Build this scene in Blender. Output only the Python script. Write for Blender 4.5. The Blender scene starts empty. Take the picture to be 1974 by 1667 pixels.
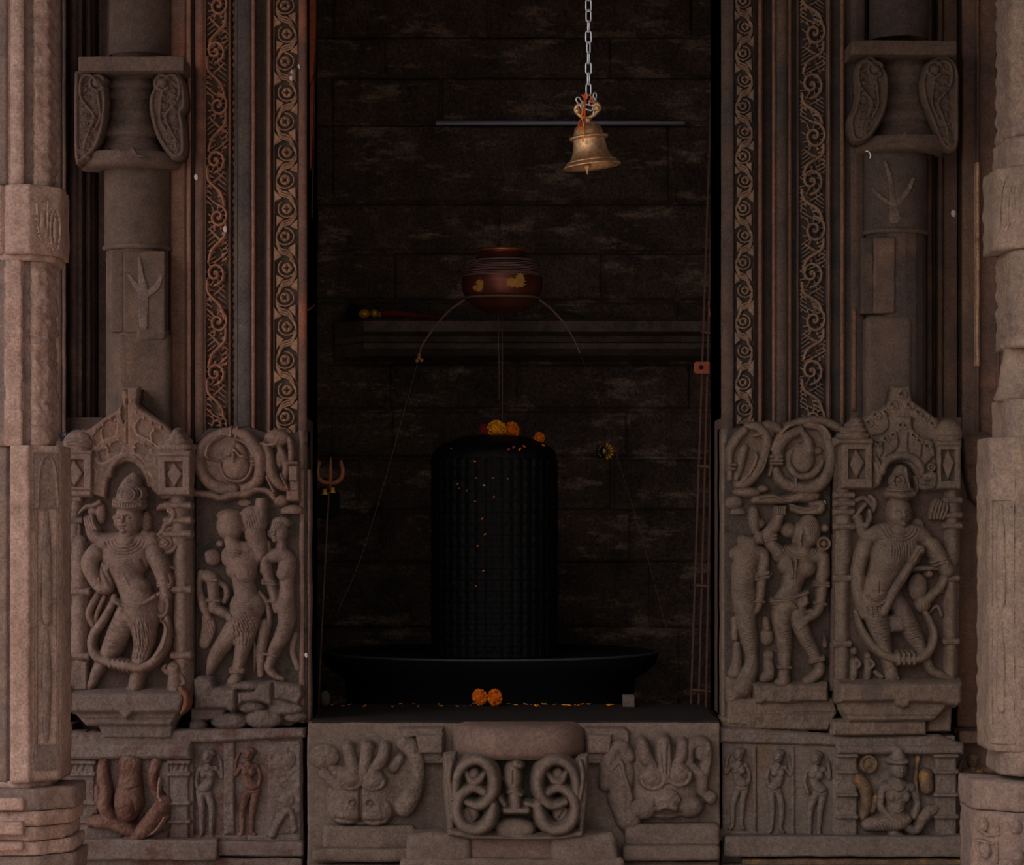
import bpy, bmesh, math, random
import numpy as np
from mathutils import Vector
random.seed(7)
rng = np.random.RandomState(11)
C = bpy.context.scene.collection

# ------------------------------------------------------------------ space
S = 0.0016          # metres per photo pixel on the facade plane (Y = 0)
D = 8.0             # camera distance to the facade
HX, HY, ZC = 987.0, 1000.0, 1.5     # principal column, horizon row, eye height
def kf(Y): return (D + Y) / D
def at(px, py, Y=0.0):
    k = kf(Y); return Vector(((px - HX) * S * k, Y, ZC + (HY - py) * S * k))
SILL = 384          # rows under the horizon: top of the threshold
ZS = ZC - SILL * S

# ------------------------------------------------------------------ noise
def vnoise(x, y, z, seed=0):
    xi = np.floor(x).astype(np.int64); yi = np.floor(y).astype(np.int64); zi = np.floor(z).astype(np.int64)
    fx, fy, fz = x - xi, y - yi, z - zi
    fx = fx*fx*(3-2*fx); fy = fy*fy*(3-2*fy); fz = fz*fz*(3-2*fz)
    def h(a, b, c):
        n = (a*73856093) ^ (b*19349663) ^ (c*83492791) ^ (seed*2654435)
        n = (n ^ (n >> 13)) * 1274126177 & 0xffffffff
        n = (n ^ (n >> 16)) & 0xffff
        return n / 32768.0 - 1.0
    r = 0
    for dx in (0, 1):
        for dy in (0, 1):
            for dz in (0, 1):
                w = (fx if dx else 1-fx)*(fy if dy else 1-fy)*(fz if dz else 1-fz)
                r = r + w*h(xi+dx, yi+dy, zi+dz)
    return r
def fbm(x, y, z=0.0, oct=3, seed=0):
    x = np.asarray(x, float); y = np.asarray(y, float); z = np.asarray(z, float) + 0*x
    r, a, f = 0, 1.0, 1.0
    for o in range(oct):
        r = r + a*vnoise(x*f+17*o, y*f+5*o, z*f, seed+o); a *= .5; f *= 2.03
    return r

# ------------------------------------------------------------------ materials
def lin(c):
    return tuple(((v/255)/12.92 if v/255 <= .04045 else (((v/255)+.055)/1.055)**2.4) for v in c) + (1,)
def stone(name, c1, c2, patch=None, pth=.58, streak=.0, sc=1.0, bump=.35, rough=.92, spk=.25, grain=1.0, hs=0):
    m = bpy.data.materials.new(name); m.use_nodes = True
    nt = m.node_tree; N = nt.nodes; L = nt.links
    b = N['Principled BSDF']; b.inputs['Roughness'].default_value = rough
    b.inputs['Specular IOR Level'].default_value = .25
    geo = N.new('ShaderNodeNewGeometry')
    def noise(scale, det=5, vec=None, rgh=.6):
        n = N.new('ShaderNodeTexNoise'); n.inputs['Scale'].default_value = scale; n.inputs['Detail'].default_value = det
        n.inputs['Roughness'].default_value = rgh
        L.new(vec if vec else geo.outputs['Position'], n.inputs['Vector']); return n.outputs['Fac']
    def mapr(v, a, b_, c=0, d=1):
        n = N.new('ShaderNodeMapRange'); n.inputs[1].default_value = a; n.inputs[2].default_value = b_
        n.inputs[3].default_value = c; n.inputs[4].default_value = d; L.new(v, n.inputs[0]); return n.outputs[0]
    def mix(f, a, b_, mode='MIX'):
        n = N.new('ShaderNodeMix'); n.data_type = 'RGBA'; n.blend_type = mode
        if isinstance(f, float): n.inputs[0].default_value = f
        else: L.new(f, n.inputs[0])
        for s, v in ((6, a), (7, b_)):
            if isinstance(v, tuple): n.inputs[s].default_value = v
            else: L.new(v, n.inputs[s])
        return n.outputs[2]
    col = mix(mapr(noise(5*sc), .35, .65), lin(c1), lin(c2))
    if streak:
        mp = N.new('ShaderNodeMapping'); mp.inputs['Scale'].default_value = (30, 30, 1.6)
        L.new(geo.outputs['Position'], mp.inputs['Vector'])
        f = mapr(noise(1.0, 4, mp.outputs[0]), .38, .7, 0, streak)
        col = mix(f, col, lin((58, 60, 70)))
    if patch:
        pv = None
        if hs:
            mh = N.new('ShaderNodeMapping'); mh.inputs['Scale'].default_value = (1, 1, hs); L.new(geo.outputs['Position'], mh.inputs['Vector']); pv = mh.outputs[0]
        f = mapr(noise(3.1*sc, 8 if hs else 6, pv, rgh=.74 if hs else .65), pth, pth+.12, 0, .85)
        col = mix(f, col, lin(patch))
    sp = mapr(noise(150*grain, 3), .3, .7, 1-spk, 1+spk)
    cm = N.new('ShaderNodeCombineColor')
    for i in range(3): L.new(sp, cm.inputs[i])
    col = mix(1.0, col, cm.outputs[0], 'MULTIPLY')
    mid = mapr(noise(28*sc, 4), .3, .7, .82, 1.16)
    cm2 = N.new('ShaderNodeCombineColor')
    for i in range(3): L.new(mid, cm2.inputs[i])
    col = mix(1.0, col, cm2.outputs[0], 'MULTIPLY')
    L.new(col, b.inputs['Base Color'])
    bp = N.new('ShaderNodeBump'); bp.inputs['Strength'].default_value = min(1, bump*1.7); bp.inputs['Distance'].default_value = .004
    L.new(noise(90*grain, 8, rgh=.72), bp.inputs['Height']); L.new(bp.outputs[0], b.inputs['Normal'])
    return m
def plain(name, c, rough=.5, metal=0.0, var=.15, bump=.1, sc=60):
    m = bpy.data.materials.new(name); m.use_nodes = True
    nt = m.node_tree; N = nt.nodes; L = nt.links; b = N['Principled BSDF']
    b.inputs['Roughness'].default_value = rough; b.inputs['Metallic'].default_value = metal
    tc = N.new('ShaderNodeTexCoord'); n = N.new('ShaderNodeTexNoise'); n.inputs['Scale'].default_value = sc
    L.new(tc.outputs['Object'], n.inputs['Vector'])
    r = N.new('ShaderNodeValToRGB'); a = lin(c)
    r.color_ramp.elements[0].position = .3; r.color_ramp.elements[1].position = .7
    r.color_ramp.elements[0].color = tuple(v*(1-var) for v in a[:3])+(1,)
    r.color_ramp.elements[1].color = tuple(min(1, v*(1+var)) for v in a[:3])+(1,)
    L.new(n.outputs['Fac'], r.inputs[0]); L.new(r.outputs[0], b.inputs['Base Color'])
    bp = N.new('ShaderNodeBump'); bp.inputs['Strength'].default_value = bump; bp.inputs['Distance'].default_value = .002
    L.new(n.outputs['Fac'], bp.inputs['Height']); L.new(bp.outputs[0], b.inputs['Normal'])
    return m
M = {}
M['pillar'] = stone('pale_pink_sandstone', (184,152,140), (160,127,114), (136,111,103), .55, 0, 1.2, .8, spk=.3)
M['pillar_side'] = stone('grey_and_side_shade_sandstone', (122,104,98), (142,116,104), (166,134,116), .6, 0, 1.5, .6)  # grey stone tone, also used to paint shade on right-facing faces
M['pillar_r'] = stone('right_pillar_sandstone', (150,126,110), (128,108,98), (168,138,110), .6, 0, 2.0, .7)
M['relief_l'] = stone('carved_sandstone_brown', (134,108,97), (119,98,90), (104,88,84), .56, 0, 1.6, .35)
M['relief_l2'] = stone('carved_sandstone_reddish', (132,104,92), (116,94,86), (136,100,84), .57, 0, 1.8, .35)
M['worn_edge'] = stone('rubbed_tan_edge_stone', (158,126,110), (140,112,100), None, .6, 0, 4, .4)
M['worn_edge_r'] = stone('rubbed_umber_edge_stone', (140,112,92), (122,98,84), None, .6, 0, 4, .4)
M['ground_green'] = stone('dark_green_stained_back', (84,68,60), (70,60,54), (34,42,34), .55, 0, 4.5, .5)
M['red_chip'] = stone('red_stained_chip', (128,84,68), (112,72,58), None, .6, 0, 4, .5)
M['relief_r'] = stone('carved_sandstone_umber', (116,97,83), (104,88,78), (92,80,74), .58, 0, 1.6, .35)
M['ground_stone'] = stone('relief_back_stone', (94,74,66), (78,64,58), (112,74,50), .6, 0, 2.5, .5)
M['ped_l'] = stone('grey_brown_pedestal_stone', (116,98,92), (106,90,84), (96,84,82), .55, 0, 1.5, .4)
M['column'] = stone('column_sandstone', (106,86,75), (92,76,68), (120,94,78), .54, .15, 1.0, .3)
M['column_r'] = stone('column_sandstone_dark', (92,76,66), (74,62,56), (108,84,70), .54, .3, 1.0, .3)
M['capital'] = stone('capital_sandstone', (116,94,84), (100,82,75), (88,76,72), .58, 0, 2.0, .35)
M['capital_r'] = stone('capital_sandstone_dark', (102,84,73), (88,72,63), (80,68,62), .58, 0, 2.0, .35)
M['jamb_l'] = stone('jamb_sandstone_reddish', (136,98,82), (116,88,76), (164,100,76), .55, .35, 1.0, .25)
M['jamb_l2'] = stone('jamb_sandstone_soot_blue', (104,88,80), (88,78,74), (108,102,102), .54, .5, 1.3, .25)
M['jamb_r'] = stone('jamb_sandstone_umber', (104,82,68), (88,70,60), (66,62,60), .54, .5, 1.0, .25)
M['soot'] = stone('darker_groove_stone', (90,72,63), (76,62,56), (64,60,62), .55, 0, 2, .4)  # darker tone for band grounds and grooves of the left jamb
M['groove_dark_r'] = stone('blue_black_groove_stone', (74,62,55), (62,54,50), (52,52,56), .52, 0, 2, .4)  # darker tone for band grounds and grooves of the right jamb
M['pale_edge'] = stone('pale_tan_edge_stone', (196,158,126), (168,132,106), (120,94,78), .56, 0, 5, .4)
M['fillet'] = stone('rubbed_pink_fillet_stone', (160,116,98), (146,104,88), None, .6, 0, 2, .5)
M['fillet_r'] = stone('rubbed_umber_fillet_stone', (136,98,80), (120,86,70), None, .6, 0, 2, .5)
M['scroll_l'] = stone('scroll_carving_stone', (168,128,102), (146,110,90), (120,94,80), .58, 0, 2.5, .35)
M['scroll_l2'] = stone('foliage_carving_stone', (176,126,102), (154,110,90), (176,112,86), .58, 0, 2.5, .35)
M['scroll_r'] = stone('scroll_carving_stone_umber', (144,116,96), (122,98,84), (100,82,72), .58, 0, 2.5, .35)
M['recess'] = stone('recess_dark_stone', (118,90,80), (90,70,64), (138,104,90), .6, .4, 1.2, .3)
M['recess_r'] = stone('recess_dark_stone_umber', (122,92,74), (96,74,62), (132,92,78), .58, .4, 1.2, .3)
M['plinth_l'] = stone('plinth_stone_red_stained', (124,108,102), (112,92,86), (98,62,52), .54, 0, 2.6, .6)
M['plinth_fig'] = stone('plinth_figure_stone', (126,96,84), (98,66,56), (84,46,38), .50, 0, 3.2, .6)
M['plinth_r'] = stone('plinth_stone_grey', (118,103,95), (106,92,84), (110,86,66), .58, 0, 2.4, .45)
M['gilt'] = stone('yellow_stained_stone', (120,96,76), (98,78,64), (156,118,72), .56, 0, 6, .6)
M['sill'] = stone('threshold_stone', (124,106,96), (110,93,84), (98,80,72), .57, 0, 1.8, .4)
M['sill_red'] = stone('worn_console_stone', (132,106,96), (118,96,86), (112,84,74), .55, 0, 1.8, .45)
M['moss'] = stone('mossy_ground_stone', (74,76,60), (84,78,66), (58,64,50), .5, 0, 6, .5)
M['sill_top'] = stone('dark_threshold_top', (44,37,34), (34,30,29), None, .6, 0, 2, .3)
M['wall'] = stone('sooty_chamber_stone', (108,88,76), (76,65,59), (176,148,128), .53, 0, 1.0, 1.0, spk=.5, hs=3.2, grain=.6)
M['shelf'] = stone('sooty_shelf_stone', (140,122,110), (100,86,78), (58,54,54), .58, 0, 1.5, .5)
M['black'] = stone('oiled_black_stone', (15,14,14), (10,10,10), (22,20,19), .6, 0, 3, .4, rough=.55)
M['black2'] = stone('black_pedestal_stone', (10,10,11), (8,8,9), None, .6, 0, 3, .2, rough=.95)
M['floor'] = stone('paving_stone', (172,154,138), (156,140,128), None, .6, 0, 1, .3)
M['bronze'] = plain('aged_bronze', (206,164,122), .42, .85, .25, .4, 90)
M['steel'] = plain('galvanised_steel', (225,232,240), .4, .5, .15, .1)
M['thread_o'] = plain('orange_thread', (222,84,34), .8); M['thread_y'] = plain('yellow_thread', (226,150,50), .8)
M['copper'] = plain('dull_copper', (118,64,50), .42, .55, .3, .3, 14)
M['copper_l'] = plain('copper_rim', (196,106,66), .4, .6, .2, .2, 20)
M['paint_y'] = plain('yellow_paint', (196,140,60), .7); M['string'] = plain('white_string', (170,150,146), .9)
M['iron'] = plain('wrapped_iron', (116,88,74), .7, .1, .3, .5, 200)
M['rust'] = plain('rusty_gate_iron', (84,48,34), .75, .1, .3, .5, 60)
M['rust2'] = plain('rust_red_paint', (150,72,42), .75, 0, .2, .3, 40)
M['tube'] = plain('grey_white_tube', (222,216,245), .4, 0, .05, 0)
M['gold'] = plain('polished_gold_brass', (244,176,60), .35, .25, .2, .2)
M['mari_y'] = plain('amber_marigold', (255,172,24), .8, 0, .15); M['mari_o'] = plain('orange_marigold', (255,132,16), .8, 0, .18)
M['mari_r'] = plain('crimson_petals', (150,26,44), .8, 0, .3); M['pink'] = plain('pink_petal', (190,70,110), .8)
M['cloth_r'] = plain('red_cloth', (130,34,30), .85, 0, .3, .4, 90)
M['plastic'] = plain('crumpled_dark_plastic', (36,36,46), .2, 0, .3, .6, 40)
M['lime'] = plain('white_lime_spot', (210,200,196), .9)
M['trident'] = plain('painted_trident_metal', (176,112,80), .6, .2, .25, .3, 50)
M['bag'] = plain('black_cloth', (8,8,9), .95)

# ------------------------------------------------------------------ object helpers
def tag(o, label, cat, group=None):
    o['label'] = label; o['category'] = cat
    if group: o['group'] = group
    return o
def empty(name, loc, label, cat, group=None):
    o = bpy.data.objects.new(name, None); C.objects.link(o); o.location = loc; o.empty_display_size = .05
    bpy.context.view_layer.update()
    return tag(o, label, cat, group)
def worldloc(p):
    l = Vector((0, 0, 0))
    while p is not None: l += p.location; p = p.parent
    return l
def obj(name, verts, faces_or_arr, mat, parent=None, smooth=True, struct=False, loc=None):
    """verts world coords (n,3); faces list or (m,4) array"""
    v = np.asarray(verts, dtype=np.float64).reshape(-1, 3)
    if loc is None:
        base = np.array([(v[:,0].min()+v[:,0].max())/2, (v[:,1].min()+v[:,1].max())/2, v[:,2].min()])
        if parent is not None: base = np.array(worldloc(parent))
    else: base = np.array(loc)
    v = v - base
    me = bpy.data.meshes.new(name)
    if isinstance(faces_or_arr, np.ndarray):
        F = faces_or_arr; m, n = F.shape
        me.vertices.add(len(v)); me.vertices.foreach_set('co', v.astype(np.float32).ravel())
        me.loops.add(m*n); me.loops.foreach_set('vertex_index', F.astype(np.int32).ravel())
        me.polygons.add(m); me.polygons.foreach_set('loop_start', np.arange(0, m*n, n, dtype=np.int32))
        me.update(calc_edges=True); me.validate()
    else:
        me.from_pydata([tuple(p) for p in v], [], faces_or_arr)
    if smooth: me.polygons.foreach_set('use_smooth', np.ones(len(me.polygons), bool))
    me.materials.append(M[mat] if isinstance(mat, str) else mat)
    o = bpy.data.objects.new(name, me); C.objects.link(o)
    if parent is not None: o.parent = parent
    o.location = tuple(base) if parent is None else ((0,0,0) if loc is None else tuple(base - np.array(worldloc(parent))))
    if struct: o['kind'] = 'structure'
    return o
def bevel(o, w=.004, seg=2):
    m = o.modifiers.new('bevel', 'BEVEL'); m.width = w; m.segments = seg; m.limit_method = 'ANGLE'; return o

class MB:                                   # collects shapes for ONE mesh
    def __init__(s): s.v = []; s.f = []
    def add(s, v, f):
        n = len(s.v); s.v += [tuple(p) for p in v]; s.f += [tuple(i+n for i in q) for q in f]
    def box(s, x0, x1, y0, y1, z0, z1):
        s.add([(x0,y0,z0),(x1,y0,z0),(x1,y1,z0),(x0,y1,z0),(x0,y0,z1),(x1,y0,z1),(x1,y1,z1),(x0,y1,z1)],
              [(0,3,2,1),(4,5,6,7),(0,1,5,4),(1,2,6,5),(2,3,7,6),(3,0,4,7)])
    def prism(s, pts, Ya, Yb):              # pts in photo px, extruded in depth
        a = [at(x, y, Ya) for x, y in pts]; k = kf(Ya)
        b = [Vector((p.x, Yb, p.z)) for p in a]; n = len(pts)
        s.add(a+b, [tuple(range(n)), tuple(range(2*n-1, n-1, -1))] + [(i, i+n, (i+1) % n+n, (i+1) % n) for i in range(n)])
    def tube(s, pts, r, n=8, cap=True, closed=False):
        P = [Vector(p) for p in pts]; m = len(P); R = r if isinstance(r, (list, tuple)) else [r]*m
        v = []; prev = None
        for i, p in enumerate(P):
            if closed: t = P[(i+1) % m] - P[i-1]
            else: t = P[min(i+1, m-1)] - P[max(i-1, 0)]
            t.normalize()
            if prev is None: u = t.orthogonal().normalized()
            else:
                u = prev - t*prev.dot(t)
                u = u.normalized() if u.length > 1e-6 else t.orthogonal().normalized()
            prev = u; w = t.cross(u)
            for j in range(n):
                a = 2*math.pi*j/n; v.append(p + (u*math.cos(a)+w*math.sin(a))*R[i])
        f = []
        for i in range(m if closed else m-1):
            for j in range(n):
                a = i*n+j; b = i*n+(j+1) % n; c = ((i+1) % m)*n+(j+1) % n; d = ((i+1) % m)*n+j
                f.append((a, b, c, d))
        if cap and not closed: f += [tuple(range(n-1, -1, -1)), tuple(range((m-1)*n, m*n))]
        s.add(v, f)
    def lathe(s, prof, c, n=48, a0=0, a1=2*math.pi, axis=None, closeends=True):   # prof (r, z) world metres relative to c
        full = abs(a1-a0-2*math.pi) < 1e-6; m = n if full else n+1; v = []
        for r, z in prof:
            for j in range(m):
                a = a0+(a1-a0)*j/n; v.append((c[0]+r*math.cos(a), c[1]+r*math.sin(a), c[2]+z))
        f = []
        for i in range(len(prof)-1):
            for j in range(n):
                a = i*m+j; b = i*m+(j+1) % m; f.append((a, b, b+m, a+m))
        s.add(v, f)
    def ball(s, c, r, n=12, sq=(1,1,1)):
        prof = [(max(1e-5, math.sin(math.pi*i/n))*r, -math.cos(math.pi*i/n)*r) for i in range(n+1)]
        v0 = len(s.v); s.lathe(prof, (0,0,0), n*2)
        for i in range(v0, len(s.v)):
            p = s.v[i]; s.v[i] = (c[0]+p[0]*sq[0], c[1]+p[1]*sq[1], c[2]+p[2]*sq[2])
    def build(s, name, mat, parent=None, smooth=True, struct=False, loc=None):
        return obj(name, s.v, s.f, mat, parent, smooth, struct, loc)

def rockbox(name, x0, x1, ya, yb, Ya, Yb, mat, parent=None, r=4, step=7, amp=1.2, seed=0, struct=False, taper=0, depth=None, freq=.02):
    """weathered block: px rect (x0..x1, ya top..yb bottom) at front plane Ya, back at Yb; r, amp in px"""
    k = kf(Ya); u = S*k
    a = at(x0, yb, Ya); b = at(x1, ya, Ya)
    lo = np.array([a.x, Ya, 0.001 if yb > 1900 else a.z]); hi = np.array([b.x, Yb, b.z]); ext = hi-lo; st = step*u; r = min(r*u, ext.min()*.45)
    V = []; F = []; nv = 0
    for ax in range(3):
        p, q = [i for i in range(3) if i != ax]
        npn, nq = max(2, int(ext[p]/st)+1)+1, max(2, int(ext[q]/st)+1)+1
        # denser near edges for rounding
        def lin_(n, e):
            t = np.linspace(0, 1, n); return np.unique(np.concatenate([t*e, [r*.3, r*.7, r, e-r, e-r*.7, e-r*.3]]))
        P, Q = np.meshgrid(lin_(npn, ext[p]), lin_(nq, ext[q]), indexing='ij'); n1, n2 = P.shape
        for side in (0, 1):
            G = np.zeros((n1, n2, 3)); G[..., p] = P; G[..., q] = Q; G[..., ax] = side*ext[ax]
            V.append((G+lo).reshape(-1, 3))
            idx = (np.arange(n1*n2).reshape(n1, n2)+nv); nv += n1*n2
            f = np.stack([idx[:-1,:-1], idx[1:,:-1], idx[1:,1:], idx[:-1,1:]], -1).reshape(-1, 4)
            flip = (side == 0) ^ (ax == 1)
            F.append(f[:, ::-1] if flip else f)
    V = np.concatenate(V); F = np.concatenate(F)
    inner = np.clip(V, lo+r, hi-r); d = V-inner; L_ = np.linalg.norm(d, axis=1, keepdims=True)
    V = inner + d/np.maximum(L_, 1e-9)*np.minimum(L_, r)
    if taper:
        t = (V[:,2]-lo[2])/ext[2]; cx = (lo[0]+hi[0])/2; V[:,0] = cx+(V[:,0]-cx)*(1-taper*(1-t))
    f = freq/S
    for i in range(3):
        V[:, i] += fbm(V[:,0]*f, V[:,1]*f, V[:,2]*f, 3, seed*7+i*3)*amp*u
    return obj(name, V, F, mat, parent, True, struct)

# ------------------------------------------------------------------ relief sculptor
class Relief:
    """height field over photo px at plane Y0; heights in px towards the viewer"""
    SL = 4.0; GAIN = 1.22
    def __init__(s, x0, y0, x1, y1, step=1.3, base=-9.0):
        s.nx = int((x1-x0)/step)+1; s.ny = int((y1-y0)/step)+1; s.x0 = x0; s.y0 = y0; s.st = step
        s.X, s.Y = np.meshgrid(x0+np.arange(s.nx)*step, y0+np.arange(s.ny)*step)
        s.H = np.full(s.X.shape, base); s.base = base; s.fr = (0, 0, 1.0); s.P = np.zeros(s.X.shape, bool); s.tint = False
    def frame(s, f): s.fr = f; return s
    def win(s, a, b, c, d, m):
        i0 = max(0, int((a-m-s.x0)/s.st)); i1 = min(s.nx, int((c+m-s.x0)/s.st)+2)
        j0 = max(0, int((b-m-s.y0)/s.st)); j1 = min(s.ny, int((d+m-s.y0)/s.st)+2)
        if i1 <= i0 or j1 <= j0: return None
        return (slice(j0, j1), slice(i0, i1))
    def T(s, x, y): ox, oy, k = s.fr; return ox+x/k, oy+y/k
    def join(s, w, h, k):
        a = s.H[w]; s.P[w] = np.where(h > a-.25, s.tint & (h > -1), s.P[w]); d = np.abs(a-h); s.H[w] = np.maximum(a, h) + np.maximum(k-d, 0)**2/(4*k) if k > 0 else np.maximum(a, h)
    def tube(s, pts, k=2.0, flat=1.0, smooth=True, zdef=0.0, groove=0):
        kk = s.fr[2]; P = [(*s.T(p[0], p[1]), p[2]/kk, (p[3] if len(p) > 3 else zdef)/kk) for p in pts]
        if smooth and len(P) > 2:
            Q = []; n = len(P)
            for i in range(n-1):
                p0, p1, p2, p3 = P[max(i-1, 0)], P[i], P[i+1], P[min(i+2, n-1)]
                L_ = math.hypot(p2[0]-p1[0], p2[1]-p1[1]); m = max(2, min(10, int(L_/4)))
                for j in range(m):
                    t = j/m; Q.append(tuple(.5*((2*p1[c])+(-p0[c]+p2[c])*t+(2*p0[c]-5*p1[c]+4*p2[c]-p3[c])*t*t+(-p0[c]+3*p1[c]-3*p2[c]+p3[c])*t**3) for c in range(4)))
            Q.append(P[-1]); P = Q
        R = max(p[2] for p in P); Z = max(p[3] for p in P)
        w = s.win(min(p[0] for p in P), min(p[1] for p in P), max(p[0] for p in P), max(p[1] for p in P), R+(Z-s.base)/s.SL+3)
        if w is None: return s
        X = s.X[w]; Y = s.Y[w]; best = np.full(X.shape, s.base)
        if len(P) == 1: P = P*2
        for a, b in zip(P[:-1], P[1:]):
            dx, dy = b[0]-a[0], b[1]-a[1]; L2 = dx*dx+dy*dy+1e-9
            t = np.clip(((X-a[0])*dx+(Y-a[1])*dy)/L2, 0, 1)
            r = np.maximum(a[2]+(b[2]-a[2])*t, .3); z = a[3]+(b[3]-a[3])*t
            d = np.hypot(X-a[0]-dx*t, Y-a[1]-dy*t)
            h = z + flat*np.sqrt(np.maximum(r*r-d*d, 0)) - s.SL*np.maximum(d-r, 0)
            best = np.maximum(best, h)
        s.join(w, best, k); return s
    def ell(s, cx, cy, rx, ry, z=0, h=None, rot=0, k=2.0, pw=.5):
        kk = s.fr[2]; cx, cy = s.T(cx, cy); rx /= kk; ry /= kk; z /= kk; h = min(rx, ry) if h is None else h/kk
        R = max(rx, ry); w = s.win(cx, cy, cx, cy, R*1.1+(z-s.base)/s.SL+3)
        if w is None: return s
        c, sn = math.cos(rot), math.sin(rot); X = s.X[w]-cx; Y = s.Y[w]-cy
        u = (X*c+Y*sn)/rx; v = (-X*sn+Y*c)/ry; q = np.hypot(u, v)
        hh = z + h*np.maximum(1-q*q, 0)**pw - s.SL*np.maximum(q-1, 0)*min(rx, ry)
        s.join(w, hh, k); return s
    def ring(s, cx, cy, rx, ry, r, z=0, a0=0, a1=360, k=1.5, flat=1.0):
        n = max(6, int(abs(a1-a0)/14)); pts = []
        for i in range(n+1):
            a = math.radians(a0+(a1-a0)*i/n); pts.append((cx+rx*math.cos(a), cy+ry*math.sin(a), r, z))
        return s.tube(pts, k, flat, smooth=False)
    def sd(s, P, w):
        X = s.X[w]; Y = s.Y[w]; d = np.full(X.shape, 1e18); ins = np.zeros(X.shape, bool); n = len(P)
        for i in range(n):
            a = P[i]; b = P[(i+1) % n]; dx, dy = b[0]-a[0], b[1]-a[1]
            t = np.clip(((X-a[0])*dx+(Y-a[1])*dy)/(dx*dx+dy*dy+1e-9), 0, 1)
            d = np.minimum(d, (X-a[0]-dx*t)**2+(Y-a[1]-dy*t)**2)
            cond = ((a[1] > Y) != (b[1] > Y)); xx = a[0]+(Y-a[1])*dx/(dy if abs(dy) > 1e-9 else 1e-9)
            ins ^= cond & (X < xx)
        d = np.sqrt(d); return np.where(ins, d, -d)
    def poly(s, pts, h, bev=2.0, k=1.0, zb=None):
        kk = s.fr[2]; P = [s.T(*p) for p in pts]; h = h/kk
        w = s.win(min(p[0] for p in P), min(p[1] for p in P), max(p[0] for p in P), max(p[1] for p in P), (h-s.base)/s.SL+3)
        if w is None: return s
        d = s.sd(P, w); t = np.clip(1-d/bev, 0, 1)
        hh = np.where(d > 0, h-bev*.8*t*t, h-bev*.8+s.SL*d)
        s.join(w, hh, k); return s
    def rect(s, x0, y0, x1, y1, h, bev=2.0, k=1.0): return s.poly([(x0,y0),(x1,y0),(x1,y1),(x0,y1)], h, bev, k)
    def cut(s, pts, dep, soft=1.5):
        kk = s.fr[2]; P = [s.T(*p) for p in pts]
        w = s.win(min(p[0] for p in P), min(p[1] for p in P), max(p[0] for p in P), max(p[1] for p in P), 3)
        if w is None: return s
        s.H[w] -= dep/kk*np.clip(s.sd(P, w)/soft+.5, 0, 1); return s
    def groove(s, pts, wd, dep, smooth=True):
        kk = s.fr[2]; P = [s.T(p[0], p[1]) for p in pts]; wd /= kk; dep /= kk
        if smooth and len(P) > 2:
            Q = []; n = len(P)
            for i in range(n-1):
                p0, p1, p2, p3 = P[max(i-1, 0)], P[i], P[i+1], P[min(i+2, n-1)]
                for j in range(5):
                    t = j/5; Q.append(tuple(.5*((2*p1[c])+(-p0[c]+p2[c])*t+(2*p0[c]-5*p1[c]+4*p2[c]-p3[c])*t*t+(-p0[c]+3*p1[c]-3*p2[c]+p3[c])*t**3) for c in range(2)))
            Q.append(P[-1]); P = Q
        w = s.win(min(p[0] for p in P), min(p[1] for p in P), max(p[0] for p in P), max(p[1] for p in P), wd*3+2)
        if w is None: return s
        X = s.X[w]; Y = s.Y[w]; d2 = np.full(X.shape, 1e18)
        if len(P) == 1: P = P*2
        for a, b in zip(P[:-1], P[1:]):
            dx, dy = b[0]-a[0], b[1]-a[1]; t = np.clip(((X-a[0])*dx+(Y-a[1])*dy)/(dx*dx+dy*dy+1e-9), 0, 1)
            d2 = np.minimum(d2, (X-a[0]-dx*t)**2+(Y-a[1]-dy*t)**2)
        s.H[w] -= dep*np.exp(-d2/(wd*wd)); return s
    def arcg(s, cx, cy, rx, ry, a0, a1, wd, dep):
        return s.groove([(cx+rx*math.cos(math.radians(a0+(a1-a0)*i/6)), cy+ry*math.sin(math.radians(a0+(a1-a0)*i/6))) for i in range(7)], wd, dep)
    def ripple(s, cx, cy, rx, ry, ang, per, dep, minh=4, curve=0.0):
        """fine incised folds inside an ellipse, only on raised parts"""
        kk = s.fr[2]; cx, cy = s.T(cx, cy); rx /= kk; ry /= kk; per /= kk; dep /= kk
        a = math.radians(ang); X = s.X-cx; Y = s.Y-cy; q = np.clip(1.3-np.hypot(X/rx, Y/ry)*1.3, 0, 1)
        u = -X*math.sin(a)+Y*math.cos(a); v = X*math.cos(a)+Y*math.sin(a)
        u = u+curve*v*v/max(rx, 1)+fbm(s.X*.05, s.Y*.05, 3, 2, 4)*per*.5
        s.H -= np.where(s.H > minh, dep*q*np.clip(np.sin(2*math.pi*u/per)*1.6, -.2, 1), 0)
        return s
    def wear(s, amp=.8, sc=.06, seed=1, big=0):
        s.H = np.where(s.H > 0, s.H*s.GAIN, s.H) + fbm(s.X*.3, s.Y*.3, 0, 2, seed+3)*.45*min(amp, 1)
        s.H += fbm(s.X*sc, s.Y*sc, 0, 4, seed)*amp
        if big: s.H += fbm(s.X*.02, s.Y*.02, 0, 2, seed+9)*big
        return s
    def split(s, name, mat, parent, Y0, cutz=-2.0, minpx=60):
        """one object per separate carved piece"""
        m = s.H > cutz; par = [0]; lab = np.zeros(m.shape, int)
        def find(a):
            while par[a] != a: a = par[a]
            return a
        prev = []
        for j in range(m.shape[0]):
            r = np.flatnonzero(np.diff(np.concatenate([[0], m[j].astype(int), [0]]))); cur = []
            for a, b in zip(r[::2], r[1::2]):
                n = len(par); par.append(n); lab[j, a:b] = n
                for (c, d, q) in prev:
                    if c < b and a < d:
                        x, y = find(q), find(n)
                        if x != y: par[max(x, y)] = min(x, y)
                cur.append((a, b, n))
            prev = cur
        root = np.array([find(i) for i in range(len(par))]); lab = root[lab]; H = s.H; out = []
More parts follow.
